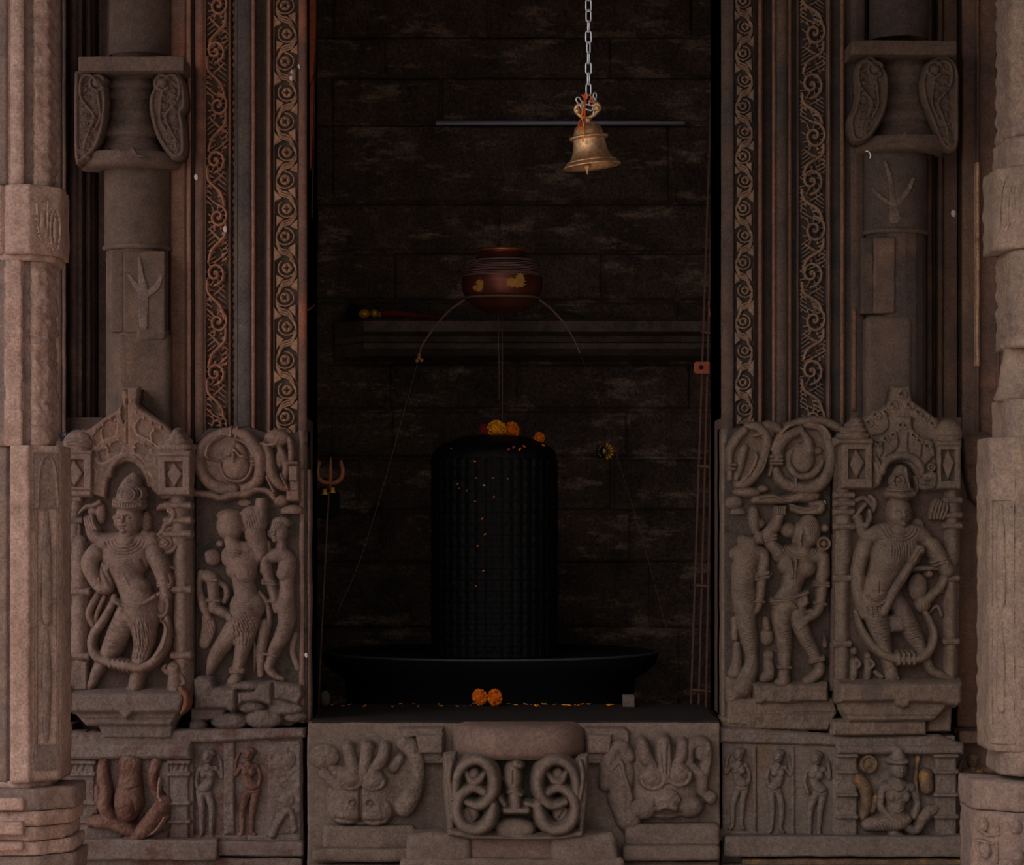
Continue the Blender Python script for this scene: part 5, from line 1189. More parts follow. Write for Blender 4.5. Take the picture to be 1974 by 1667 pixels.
def lion(side, R):
    f = 1 if side < 0 else 1
    if side < 0:
        cx = 285; dx = 0
        R.poly([(130,290),(110,230),(200,260),(230,160),(330,165),(400,150),(395,240),(440,280),(480,200),(540,180),(552,300),(540,420),(480,480),(400,500),(300,515),(160,500),(150,400)],26,14,0)
        R.ell(285,400,160,130,10,60,k=6); R.ell(215,450,80,70,50,40,k=5); R.ell(345,455,80,72,50,40,k=5); R.ell(235,310,56,46,56,34,k=3); R.ell(335,312,56,46,56,36,k=3)
        R.ring(235,316,50,38,8,70,0,180); R.ring(338,318,52,38,8,72,0,180)
        R.tube([(225,170,24,40),(240,230,26,50),(262,300,20,60)],3); R.tube([(310,165,28,46),(300,240,26,56),(285,310,20,60)],3); R.tube([(390,165,24,36),(370,230,30,44),(330,270,22,54)],3)
        R.groove([(280,350),(280,500)],7,22); R.groove([(170,490),(280,505),(390,500)],8,10); R.ell(320,415,14,12,98,-20,k=0); R.ell(240,415,14,12,98,-18,k=0)
        R.tube([(480,150,34,30),(530,200,36,34),(545,290,34,30),(520,380,44,26),(480,440,50,20)],4); R.ell(500,160,44,36,30,36); R.tube([(430,260,26,26),(460,220,22,30)],3)
        R.ell(110,210,70,60,0,30); R.tube([(110,290,24,10),(160,330,30,20),(190,350,26,30)],4)
    else:
        R.poly([(1555,170),(1600,140),(1640,200),(1680,135),(1720,180),(1760,140),(1790,240),(1850,280),(1840,380),(1850,460),(1700,490),(1580,485),(1560,400),(1540,390),(1530,240)],26,12,0)
        R.ell(1690,380,150,120,14,66,k=6); R.ell(1630,300,54,50,60,40,k=3); R.ell(1750,285,54,50,60,40,k=3); R.ring(1630,306,52,46,9,80,0,190); R.ring(1750,290,52,46,9,80,-10,190)
        R.ell(1625,300,18,16,96,-16,k=0); R.ell(1750,285,18,16,96,-16,k=0)
        R.tube([(1585,150,24,40),(1600,210,30,50),(1630,250,24,60)],3); R.tube([(1680,140,30,50),(1685,220,34,60),(1690,310,26,66)],3); R.tube([(1770,150,24,40),(1760,210,28,50),(1730,250,20,60)],3)
        R.groove([(1665,150),(1680,280)],5,10); R.groove([(1700,150),(1695,280)],5,10)
        R.ell(1690,400,66,50,76,40,k=4); R.ell(1645,410,16,14,106,-24,k=0); R.ell(1735,400,16,14,106,-22,k=0); R.tube([(1660,440,14,100),(1690,428,14,104),(1730,440,14,100)],2)
        R.ell(1590,445,60,50,50,40,k=4); R.ell(1800,440,60,46,46,40,k=4); R.groove([(1640,468),(1700,474),(1760,468)],7,16)
        R.tube([(1790,240,16,36),(1850,300,30,30),(1860,370,24,26)],3); R.tube([(1800,230,20,30),(1810,160,24,26),(1870,150,26,26),(1880,230,26,24),(1860,360,20,20),(1900,400,30,16)],3); R.ell(1860,190,34,40,26,26)
        R.tube([(1410,340,30,14),(1430,220,36,24),(1480,160,34,26),(1520,210,30,24)],3); R.ell(1480,290,70,120,10,50,k=5); R.tube([(1440,270,10,50),(1480,230,10,60),(1500,300,10,60),(1530,400,10,50)],1); R.tube([(1480,400,60,10),(1520,500,60,8)],5)
    return R
Relief.GAIN = 1.05
R = lion(-1, Relief(590,1395,818,1600,1.15).frame(fJ)); R.wear(1.5,.1,103); R.build('lion_face','sill',th,-.11,cutz=-2)
R = lion(1, Relief(1150,1395,1396,1600,1.15).frame(fJ)); R.wear(1.3,.1,104); R.build('lion_face','sill',th,-.11,cutz=-2)
Relief.GAIN = 1.4
# lower mouldings
for a,b,y0,y1,Yd,sd in ((622,800,1592,1640,-.15,105),(600,806,1636,1662,-.18,106),(590,800,1665,1960,-.13,107),(1205,1388,1588,1632,-.15,108),(1200,1388,1630,1660,-.18,109),(1195,1388,1660,1960,-.13,110)):
    rockbox('lower_moulding',a,b,y0,y1,Yd,.1,'sill',th,9,7,1.3,sd)
# raised top slab edge and dark tread
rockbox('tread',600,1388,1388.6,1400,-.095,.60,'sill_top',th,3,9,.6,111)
# projecting console with carved scrolls
ck = obj_con = None
def console():
    Yc = -.02; k = kf(-.2)*S; cx = (1000-HX)*k
    def P(py): return ZC+(HY-py)*k
    # plan: flattened half drum
    def ring_(hw, dp, y, n=40):
        pts = []
        for i in range(n+1):
            t = i/n*2-1; a = abs(t)**5
            pts.append(((t*hw)*k, Yc-(dp*(1-a*.85-.15*t*t))*S, P(y)))
        return pts
    V = []; prof = [(120,110,1396),(130,138,1400),(139,154,1409),(143,158,1424),(143,158,1446),(140,153,1455),(132,142,1462)]
    for hw,dp,y in prof: V += [(cx+p[0],p[1],p[2]) for p in ring_(hw,dp,y)]
    n = 41; F = [(i*n+j+n, i*n+j+n+1, i*n+j+1, i*n+j) for i in range(len(prof)-1) for j in range(n-1)]
    F.append(tuple(range(n))); V = np.array(V); V[:,1] += fbm(V[:,0]*20, V[:,2]*20, 0, 3, 112)*1.2*S
    o = obj('console_cap', V, F, 'sill_red', th); return o
console()
k2 = kf(-.2)
rockbox('console_body', 870, 1126, 1458, 1606, -.18, .0, 'moss', th, 8, 8, 1, 113)
R = Relief(852,1440,1146,1620,1.0); R.frame(fJ)
R.poly([(690,540),(800,560),(1000,580),(1200,572),(1305,545),(1305,570),(1200,585),(800,585),(690,565)],66,4,0)
R.poly([(668,200),(720,190),(710,560),(690,560),(672,400)],44,4,0); R.poly([(1290,210),(1328,200),(1325,400),(1305,560),(1290,560)],44,4,0)
R.ell(995,545,90,50,20,30)
for m_ in (0, 1):
    g = lambda pts: [((1996-p[0]) if m_ else p[0],)+p[1:] for p in pts]
    R.tube(g([(720,440,12,56),(725,300,18,64),(770,235,19,70),(830,220,22,74),(880,260,22,76),(897,330,21,76),(880,390,20,76),(830,430,19,70),(770,415,13,62)]),.8)
    R.tube(g([(850,370,18,56),(800,350,18,60),(745,380,22,66),(725,450,19,70),(755,520,24,72),(820,540,22,74),(870,510,24,74),(893,440,20,70),(890,420,13,62)]),.8)
    R.ell(*g([(805,285)])[0],26,30,40,26); R.tube(g([(770,280,12,50),(790,320,16,56),(820,320,16,56),(850,285,12,50)]),1.5); R.ell(*g([(805,330)])[0],30,12,44,18)
    R.ell(*g([(790,470)])[0],38,40,30,26); R.groove(g([(775,450),(800,490)]),5,12); R.tube(g([(700,230,10,60),(690,300,10,64),(705,400,9,60)]),1)
R.ell(985,300,36,66,46,34); R.tube([(1000,240,14,70),(1015,245,12,70)],1); R.tube([(970,370,8,60),(985,360,10,66),(1020,380,8,60)],1); R.tube([(990,360,26,46),(995,440,24,46)],2); R.tube([(950,455,11,60),(1050,455,11,60)],1)
R.groove([(985,330),(985,270)],4,8); R.tube([(1045,425,14,40),(1075,430,12,40)],1); R.tube([(925,400,12,40),(945,430,12,40)],1)
R.wear(.5,.12,114); R.build('interlaced_scrolls','sill',th,-.21,cutz=-1)
# pale stone below the console
pt = empty('moonstone_step', at(990,1667,-.3), 'pale worn half moon step stone below the central console, cut by the bottom edge', 'step stone')
rockbox('left_block', 784, 908, 1606,1960, -.25, -.13, 'sill', pt, 16, 7, 3.5, 115, taper=-.05); rockbox('right_block', 1060, 1190, 1606,1960, -.25, -.13, 'sill', pt, 16, 7, 3.5, 116, taper=-.05)
rockbox('centre_block', 900, 1068, 1608,1960, -.225, -.13, 'sill_red', pt, 8, 8, 1.5, 118); rockbox('low_course', 770, 1205, 1655,1960, -.262, -.14, 'sill', pt, 10, 8, 2.5, 119)
# ================================================================== OUTER PILLARS
def prismcol(name, sec, y0, y1, mat, parent, Yk, amp=1.5, seed=0, scal=0, per=28, rows=9, side=0, bands=()):
    """sec: closed plan section [(px, depth px)] measured on plane Yk, between rows y0,y1"""
    k = kf(Yk)*S; P = []
    n = len(sec)
    for i in range(n):
        a, b = sec[i], sec[(i+1) % n]; m_ = max(1, int(math.hypot(b[0]-a[0], b[1]-a[1])/5))
        for j in range(m_): P.append((a[0]+(b[0]-a[0])*j/m_, a[1]+(b[1]-a[1])*j/m_))
    P = np.array(P); nc = len(P); rr = np.linspace(y0, y1, max(2, int((y1-y0)/rows)+1)); V = []
    for q, r in enumerate(rr):
        ed = .0 if 0 < q < len(rr)-1 else 1.2
        c = P.mean(0); x = P[:,0]; d = P[:,1]; L_ = np.hypot(x-c[0], d-c[1])+1e-6
        nz = fbm(x*.05, r*.05+0*x, d*.05, 5, seed)*amp*1.3 - ed
        if scal: nz = nz + np.where(np.abs(x-scal) < 26, 5*np.abs(math.sin(math.pi*r/per))-3+fbm(x*.15, r*.12+0*x, d*.1, 4, seed+2)*3.2, 0)
        V.append(np.stack([(x+(x-c[0])/L_*nz-HX)*k, Yk-(d+(d-c[1])/L_*nz)*S, np.full(nc, ZC+(HY-r)*k)], -1))
    nr = len(rr); V = np.array(V).reshape(-1, 3); idx = np.arange(nr*nc).reshape(nr, nc); nx_ = np.roll(idx, -1, 1)
    F = np.stack([idx[:-1], nx_[:-1], nx_[1:], idx[1:]], -1).reshape(-1, 4)
    c0 = V[:nc].mean(0); c1 = V[-nc:].mean(0); n0 = len(V); V = np.concatenate([V, [c0, c1]])
    T = [(n0, int(idx[0, (j+1) % nc]), int(idx[0, j])) for j in range(nc)]+[(n0+1, int(idx[-1, j]), int(idx[-1, (j+1) % nc])) for j in range(nc)]
    o = obj(name, V, [tuple(int(i) for i in f) for f in F]+T, mat, parent, True)
    if bands:
        o.data.materials.append(M['pillar_side']); xo = float(o.parent.location.x)
        for p in o.data.polygons:
            px = (p.center.x+xo)/k+HX
            if any(a < px < b for a, b in bands): p.material_index = 1
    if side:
        o.data.materials.append(M['pillar_side']); xo = float(o.parent.location.x)  # right-facing faces get the greyer tone, putting their shade into the colour
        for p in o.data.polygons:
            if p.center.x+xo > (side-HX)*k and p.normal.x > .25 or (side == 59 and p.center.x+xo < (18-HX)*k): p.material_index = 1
    return o
YO = -1.5
po = empty('outer_pillar', at(40,1667,YO), 'pale pink weathered stone pillar at the far left edge in front of the facade', 'pillar')
def plan(xs): return xs+[(xs[-1][0], -150), (-110, -150), (-110, xs[0][1])]
upper = [(-110,0),(-60,0),(12,0),(14,-5),(18,-5),(22,2),(28,6),(40,6),(46,2),(48,-8),(60,-16),(63,-16),(64,-10),(74,-14),(88,-22),(90,-30),(88,-60),(80,-140),(-110,-140)]
prismcol('upper_shaft', upper, -80, 356, 'pillar', po, YO, 1.2, 121, scal=82, per=27, rows=5, bands=((-2,14),(46,61)))
prismcol('medallion_block', [(-110,6),(4,6),(8,0),(12,4),(20,12),(28,14),(60,14),(62,12),(106,-26),(110,-32),(112,-60),(104,-140),(-110,-140)], 357, 490, 'pillar', po, YO, 1.4, 122, rows=6, side=61)
prismcol('block_foot', [(-110,2),(20,2),(60,4),(100,-30),(104,-60),(96,-140),(-110,-140)], 488, 502, 'pillar', po, YO, 1.4, 123, rows=4)
prismcol('middle_shaft', [(-110,0),(8,0),(12,4),(42,4),(45,-6),(56,-12),(58,-8),(70,-10),(86,-24),(88,-40),(80,-140),(-110,-140)], 500, 860, 'pillar', po, YO, 1.8, 124, scal=80, per=43, rows=5, bands=((-2,10),(44,58)))
prismcol('lower_block', [(-110,-4),(12,-4),(14,-10),(18,-8),(22,6),(26,8),(56,8),(59,4),(60,-2),(64,-6),(106,-36),(109,-44),(108,-140),(-110,-140)], 858, 1508, 'pillar', po, YO, 1.6, 125, rows=6, side=59)
prismcol('block_foot', [(-110,-4),(12,-6),(30,0),(56,-4),(90,-40),(90,-140),(-110,-140)], 1506, 1520, 'pillar', po, YO, 1.4, 126, rows=4)
# cut side panel with pointed pilaster motif, on the slanting face
def slant(R, name, mat, parent, xa, xb, da, db, Yk, cutz=-1.5):
    k = kf(Yk)*S; mask = R.H > cutz; fm = mask[:-1,:-1]&mask[1:,:-1]&mask[1:,1:]&mask[:-1,1:]
    used = np.zeros_like(mask); used[:-1,:-1] |= fm; used[1:,:-1] |= fm; used[1:,1:] |= fm; used[:-1,1:] |= fm
    idx = -np.ones(mask.shape, int); idx[used] = np.arange(used.sum()); t = (R.X[used]-xa)/(xb-xa)
    nx_, nd = (da-db), (xb-xa); L_ = math.hypot(nx_, nd); h = R.H[used]; x = R.X[used]+h*nx_/L_; d = da+(db-da)*t+h*nd/L_
    V = np.stack([(x-HX)*k, Yk-d*S, ZC+(HY-R.Y[used])*k], -1); J, I = np.nonzero(fm)
    return obj(name, V, np.stack([idx[J,I], idx[J+1,I], idx[J+1,I+1], idx[J,I+1]], -1), mat, parent)
R = Relief(62,868,108,1490,1.3)
R.rect(64,872,106,980,2.5,1.5,0); R.tube([(70,975,2,2),(74,900,2,2),(86,878,2,2),(98,900,2,2),(104,975,2,2)],.4)
for x in (66,102): R.rect(x,980,x+4,1440,2.5,1,0)
R.tube([(85,985,3,1),(85,1060,8,1),(85,1180,9,1),(85,1205,3,1)],.5,.5); R.tube([(85,1215,3,1),(85,1290,8,1),(85,1400,6,1),(85,1430,3,1)],.5,.5)
R.rect(64,1438,107,1486,2.5,1.5,0); R.wear(.7,.12,127); slant(R,'side_carving','pillar_side',po,62,107,-4,-36,YO)
R = Relief(64,362,110,500,1.2)
R.tube([(72,392,1.8,1),(73,440,1.8,1),(80,464,1.8,1),(88,440,1.8,1),(88,386,1.8,1)],.4); R.ell(80,425,5,20,0,3); R.tube([(74,380,1.4,1),(80,388,1.4,1),(88,378,1.4,1)],.4)
R.ring(101,442,8,42,1.8,1); R.ell(101,440,4,28,0,3); R.tube([(94,400,1.5,1),(101,412,1.5,1),(107,402,1.5,1)],.4); R.tube([(88,470,1.4,1),(94,486,1.4,1)],.4)
R.wear(.5,.12,128); slant(R,'medallion_carving','pillar',po,62,108,12,-26,YO,-.6)
# stepped base
for a,y0,y1,sd in ((138,1520,1560,131),(132,1562,1590,132),(126,1592,1618,133),(134,1620,1646,134),(140,1648,2150,135)):
    prismcol('base_course', [(-110,18),(60,18),(76,14),(a-6,-30),(a,-40),(a,-140),(-110,-140)], y0, y1, 'pillar_side' if sd in (131,135) else 'pillar', po, YO, 2.0, sd, rows=5)
for y0,y1 in ((1538,1562),(1584,1610),(1624,1640)):
    rockbox('base_block',-50,44,y0,y1,YO-.05,YO+.05,'pillar',po,6,6,1.5,int(y0))

pz = empty('outer_pillar', at(1960,1667,YO), 'weathered brown stone pillar cut off by the far right edge of the photo', 'pillar')
def mir(sec): return [(1974+(-(x)), d) for x, d in sec][::-1]
prismcol('upper_shaft', mir([(-110,4),(-4,4),(0,0),(8,-8),(18,-16),(22,-30),(22,-140),(-110,-140)]), -80, 262, 'pillar_r', pz, YO, 1.5, 141, scal=1956, per=38, rows=5)
prismcol('medallion_block', mir([(-110,10),(0,10),(20,-4),(44,-26),(49,-40),(48,-140),(-110,-140)]), 320, 478, 'pillar_r', pz, YO, 1.8, 142, rows=6)
prismcol('block_neck', mir([(-110,6),(0,6),(18,-6),(28,-26),(28,-140),(-110,-140)]), 262, 322, 'pillar_r', pz, YO, 1.6, 143, rows=5)
prismcol('middle_shaft', mir([(-110,4),(-4,4),(0,0),(10,-8),(18,-16),(22,-30),(22,-140),(-110,-140)]), 476, 668, 'pillar_r', pz, YO, 1.5, 144, scal=1956, per=34, rows=5)
m_ = MB(); kz = kf(YO)*S
prof = [(26,660),(38,668),(40,690),(44,700),(48,740),(58,765),(54,770),(30,774)]
m_.lathe([(r*kz, ZC+(HY-y)*kz) for r,y in prof[::-1]], ((1988-HX)*kz, YO+.10, 0), 40); m_.build('conical_collar','pillar_r',pz)
prismcol('lower_neck', mir([(-110,4),(0,4),(20,-8),(30,-26),(30,-140),(-110,-140)]), 768, 846, 'pillar_r', pz, YO, 1.5, 145, rows=5)
prismcol('lower_block', mir([(-110,8),(14,8),(16,2),(20,0),(24,-4),(58,-28),(61,-40),(60,-140),(-110,-140)]), 842, 1450, 'pillar_r', pz, YO, 1.8, 146, rows=6)
prismcol('block_foot', mir([(-110,8),(10,8),(24,-4),(40,-30),(40,-140),(-110,-140)]), 1448, 1496, 'pillar_r', pz, YO, 2.2, 147, rows=5)
R = Relief(1915,900,1962,1440,1.3); R.rect(1916,905,1958,965,2.5,1.5,0)
for x in (1916,1953): R.rect(x,960,x+4,1400,2.5,1,0)
R.tube([(1934,975,3,1),(1934,1060,8,1),(1934,1150,8,1),(1934,1180,3,1)],.5,.5); R.tube([(1934,1195,3,1),(1934,1290,8,1),(1934,1370,6,1)],.5,.5); R.rect(1916,1398,1958,1436,2.5,1.5,0); R.wear(.7,.12,148)
slant(R,'side_carving','pillar_r',pz,1915,1956,-30,-2,YO)
R = Relief(1926,326,1974,476,1.2)
R.tube([(1934,440,1.8,1),(1936,370,1.8,1),(1946,340,1.8,1),(1956,350,1.8,1),(1958,420,1.8,1)],.4); R.tube([(1946,430,2,1),(1948,380,2.4,1),(1954,350,2,1)],.4); R.tube([(1968,430,1.8,1),(1966,380,2,1),(1972,350,1.8,1)],.4)
for q in range(6): R.tube([(1932+q*7,446-q*2,1.6,1),(1936+q*7,432-q*3,1.6,1)],.4)
R.wear(.5,.12,149); slant(R,'medallion_carving',M['pillar_r'],pz,1926,1972,-30,6,YO,-.6)
for a,y0,y1,sd in ((96,1506,1562,151),(92,1564,2150,152)):
    prismcol('base_course', mir([(-110,24),(20,24),(40,14),(a-8,-20),(a,-34),(a,-140),(-110,-140)]), y0, y1, 'pillar_side', pz, YO, 2.4, sd, rows=5)
R = Relief(1884,1560,1974,1690,1.2); R.frame((0,0,1))
R.ell(1900,1590,10,16,0,6); R.ell(1904,1640,12,18,0,7); R.tube([(1890,1600,3,2),(1912,1610,3,2),(1936,1604,3,2)],1); R.ell(1956,1590,14,18,0,8); R.ell(1958,1648,14,20,0,8); R.tube([(1926,1580,4,1),(1924,1660,4,1)],1); R.tube([(1886,1620,3,2),(1918,1626,3,2)],1)
R.wear(1.2,.12,153); R.H = np.where(R.H > 0, R.H*1.6, R.H)
slant(R,'base_carving','pillar_side',pz,1884,1958,-22,14,YO,-1)

# ================================================================== CHAMBER CONTENTS
# ledge on the back wall
m = MB(); Yb = 2.58
def ledge():
    prof = [(2.56,690),(2.40,684),(2.34,672),(2.33,662),(2.38,658),(2.40,646),(2.34,642),(2.32,640),(2.32,620),(2.34,616),(2.56,614)]
    k = kf(2.35)*S; xs = list(np.linspace(640,1560,60)); V = []; F = []
    for i, x in enumerate(xs):
        t = max(0, (700-x)/60)
        for j, (Yv, y) in enumerate(prof):
            Yq = Yv+(2.56-Yv)*min(1, t)*.8; V.append(((x-HX)*k, Yq+float(fbm(np.array([x*.03]), np.array([y*.03]), 0, 2, 5)[0])*.004, ZC+(HY-y)*k))
    n = len(prof)
    for i in range(len(xs)-1):
        for j in range(n): F.append((i*n+j, (i+1)*n+j, (i+1)*n+(j+1) % n, i*n+(j+1) % n))
    F.append(tuple(range(n))); F.append(tuple(range((len(xs)-1)*n+n-1, (len(xs)-1)*n-1, -1)))
    o = obj('stone_ledge', V, F, 'shelf', None, False); return tag(o, 'long moulded stone ledge across the dark back wall behind the copper pot', 'ledge')
ledge()
# bundle on the ledge
kb = kf(2.40)*S
def W(px, py, Y): return tuple(at(px, py, Y))
bd = empty('cloth_bundle', at(760,616,2.44), 'red cloth wrapped bundle with a golden knobbed end lying on the stone ledge', 'bundle')
m = MB(); m.tube([W(735,605,2.42),W(760,604,2.42),W(800,608,2.42),W(840,612,2.42),W(866,614,2.42)],[.022,.017,.013,.009,.004],10); m.build('red_wrap','cloth_r',bd)
m = MB(); m.ball(W(702,605,2.42),.022,8,(1.1,1,.9)); m.ball(W(722,604,2.42),.017,8); m.ball(W(736,607,2.42),.015,8); m.build('golden_knob','gold',bd)
m = MB(); m.ball(W(683,600,2.44),.03,8,(1,1,1)); m.build('black_tip','bag',bd)
# tube light
tl = empty('tube_light', at(1080,237,2.5), 'thin unlit tube lamp fixed level across the upper back wall behind the bell', 'lamp')
m = MB(); m.tube([W(842,238,2.50),W(1318,236,2.50)],3.1*kf(2.5)*S,10); m.build('tube','tube',tl)
m = MB(); a=W(840,238,2.53); b=W(1320,236,2.53); m.box(a[0],b[0],2.515,2.58,a[2]-.004,a[2]+.009); m.build('holder','tube',tl)
# lingam
YLi = 1.3; kL = kf(YLi)*S; lx = (953-HX)*kL
def zL(py): return ZC+(HY-py)*kL
def lingam():
    nt, nz = 400, 300; r0 = 120*kL; prof = []
    ys = np.concatenate([np.linspace(838,840,4), np.linspace(840.5,885,36), np.linspace(886,1420,nz-40)])
    def rad(y):
        if y < 885:
            t = max(0.0, (885-y)/47.0); return r0*(1-.62*t**2.6) if y > 838.5 else 0.0005
        return r0*(1+.0*y) * (1.0 if y < 1180 else 1-.02*(y-1180)/240)
    R_ = np.array([rad(y) for y in ys]); R_[0] = .0005; R_[1] = r0*.2; R_[2] = r0*.33; R_[3] = r0*.38
    th_ = np.linspace(0, 2*math.pi, nt, endpoint=False); T_, Y_ = np.meshgrid(th_, ys)
    Rr = np.repeat(R_[:,None], nt, 1)
    pitch = 21.0; v = (Y_-885)/pitch; u = T_/(2*math.pi)*40
    fu = u-np.floor(u)-.5; fv = v-np.floor(v)
    cell = np.clip(1-(np.abs(fu)/.36)**4, 0, 1)*np.clip(np.minimum(fv/.12, (1-fv)/.16), 0, 1)
    cell = np.sqrt(cell)*(Y_ > 885)*(Y_ < 1300)
    dome = np.clip(1-((T_*40/(2*math.pi)-np.floor(u)-.5)/.3)**2, 0, 1)*np.clip(1-((fv-.3)/.22)**2, 0, 1)
    ringm = np.clip((fv-.72)/.1, 0, 1)*np.clip((.98-fv)/.05, 0, 1)
    Rr = Rr*(1+.022*cell*(.6+.5*dome)+.012*ringm*(Y_ > 885)*(Y_ < 1300)) + fbm(T_*9, Y_*.06, 0, 3, 3)*.0012
    V = np.stack([lx+Rr*np.cos(T_), YLi+Rr*np.sin(T_), zL(Y_)], -1).reshape(-1, 3)
    n_ = len(ys); idx = np.arange(n_*nt).reshape(n_, nt); nx_ = np.roll(idx, -1, 1)
    F = np.stack([idx[:-1], idx[1:], nx_[1:], nx_[:-1]], -1).reshape(-1, 4)
    return obj('lingam_pillar', V, F, 'black', None)
lg = lingam(); tag(lg, 'tall black round topped stone pillar carved with rows of tiny niches, inside the dark chamber', 'stone pillar')
# pedestal disc round its foot
zp = ZC-262*kf(1.0)*S
lx2 = (945-HX)*kL
pe = empty('round_pedestal', (lx2, YLi, ZS-.55), 'low black round stone pedestal encircling the foot of the carved black pillar', 'pedestal')
m = MB(); r1 = .60; m.lathe([(.228,zp-.02),(.3,zp-.022),(r1-.06,zp-.02),(r1-.03,zp),(r1,zp),(r1+.004,zp-.012),(r1-.01,zp-.05),(r1-.08,zp-.1),(r1-.09,zp-.2),(r1-.02,zp-.26),(r1-.02,ZS-.55),(.228,ZS-.55)],(lx2,YLi,0),96); m.build('disc','black2',pe)
M['rim'] = plain('lit_grey_rim',(70,66,68),.5,0,.2,.2,20)  # lighter grey paints in the light caught along the pedestal edge
m = MB(); r1_=r1
m.lathe([(r1-.008,zp+.001),(r1+.003,zp+.001),(r1+.006,zp-.004),(r1+.002,zp-.008),(r1-.01,zp-.007),(r1-.008,zp+.001)],(lx2,YLi,0),96); m.build('lit_rim','rim',pe)
# pot and stand
YPt = 1.3; kp = kf(YPt)*S; cxp = (968-HX)*kp
def zp_(y): return ZC+(HY-y)*kp
pot = empty('water_pot', (cxp,YPt,zp_(606)), 'round bellied copper pot with yellow paint marks and string, on an iron stand', 'pot')
prof = [(2,606),(30,603),(52,594),(68,580),(76,562),(79,545),(77,530),(70,516),(58,502),(47,493),(42,488),(42,483),(45,481),(44,480),(40,481),(38,487),(20,496)]
m = MB(); P_ = []
for (r1_,y1_),(r2_,y2_) in zip(prof[:-1],prof[1:]):
    for j in range(4): P_.append((r1_+(r2_-r1_)*j/4,y1_+(y2_-y1_)*j/4))
m.lathe([(r*kp,zp_(y)) for r,y in P_],(cxp,YPt,0),64); m.build('belly','copper',pot)
m = MB(); m.tube([(cxp+44*kp*math.cos(a),YPt+44*kp*math.sin(a),zp_(483)) for a in np.linspace(0,2*math.pi,48,endpoint=False)],3*kp,8,closed=True); m.build('rim','copper_l',pot)
m = MB()
for i in range(11):
    y = 503+i*3.1; r = 58+(79-58)*min(1,(y-500)/36)**.7+.8; tilt = rng.uniform(-1.4,1.4)
    m.tube([(cxp+r*kp*math.cos(a),YPt+r*kp*math.sin(a),zp_(y+tilt*math.cos(a+i))) for a in np.linspace(0,2*math.pi,48,endpoint=False)],.45*kp,4,closed=True)
m.build('wound_string','string',pot)
def splotch(cx,cy,w,h,seed):
    rs = random.Random(seed); V=[]; n=22
    for i in range(n):
        a=2*math.pi*i/n; rr=(1 if i%2 else .55+rs.random()*.3); V.append((cx+w*rr*math.cos(a),cy+h*rr*math.sin(a)))
    V.append((cx,cy)); out=[]
    for x,y in V:
        r=np.interp(y,[480,493,502,516,530,545,562,580],[42,47,58,70,77,79,76,68])+.9; dx=max(-r*.98,min(r*.98,(x-968))); out.append((cxp+dx*kp,YPt-math.sqrt(r*r-dx*dx)*kp,zp_(y)))
    F=[(i,(i+1)%n,n) for i in range(n)]
    return out,F
m=MB(); m.add(*splotch(994,551,22,11,1)); m.add(*splotch(1002,545,10,14,2)); m.build('yellow_paint_mark','paint_y',pot); m=MB(); m.add(*splotch(925,556,9,13,3)); m.add(*splotch(918,560,7,6,4)); m.build('yellow_paint_mark','paint_y',pot)
st = empty('pot_stand', (cxp,YPt,ZS-.55), 'bent iron tripod stand with thin splayed legs carrying the copper pot', 'stand')
rr_=77*kp; m=MB(); m.tube([(cxp+rr_*math.cos(a),YPt+rr_*math.sin(a),zp_(576)) for a in np.linspace(0,2*math.pi,64,endpoint=False)],2.6*kp,8,closed=True); m.build('ring','iron',st)
def bez(pts,n=8):
    Q=[]; 
    for i in range(len(pts)-1):
        p0,p1,p2,p3=[np.array(pts[max(0,min(len(pts)-1,i+o))]) for o in (-1,0,1,2)]
        for j in range(n):
            t=j/n; Q.append(tuple(.5*((2*p1)+(-p0+p2)*t+(2*p0-5*p1+4*p2-p3)*t*t+(-p0+3*p1-3*p2+p3)*t**3)))
    Q.append(tuple(pts[-1])); return Q
m=MB(); m.tube(bez([W(896,578,1.22),W(868,597,1.2),(at(840,628,1.15)),W(815,664,1.12),W(807,690,1.1),W(780,790,1.0),W(735,950,.95),W(690,1090,.9),W(650,1180,.88)]),[2.3*kp]*33+[.5*kp]*32,6); m.build('leg','iron',st)
m=MB(); m.tube(bez([W(1040,578,1.22),W(1062,595,1.2),W(1085,620,1.18),W(1104,650,1.16),W(1118,680,1.15)]),[2.2*kp]*17+[1.6*kp]*16,6); m.build('leg','iron',st)
m=MB(); m.tube(bez([W(1118,680,1.15),W(1160,790,1.05),W(1230,1010,.95),W(1290,1230,.9)]),.5*kp,6); m.build('leg','rust',st)
m=MB(); m.tube([(cxp,YPt+rr_,zp_(576)),(cxp,YPt+.35,zp_(1250))],1.2*kp,6); m.build('leg','iron',st)
o=MB(); o.tube([W(961,603,1.3),W(962,700,1.3),W(962,770,1.3)],.7*kp,5); o=o.build('drip_cord','iron',None); tag(o,'thin dark cord hanging straight down under the copper pot','cord')
m=MB(); [m.ball(W(808+dx,690+dy,1.08),.007,6) for dx,dy in ((0,0),(-4,5),(5,4),(0,-6))]; o=m.build('tied_tassel','trident',None); tag(o,'small yellowish thread tassel tied on the left leg of the pot stand','tassel')
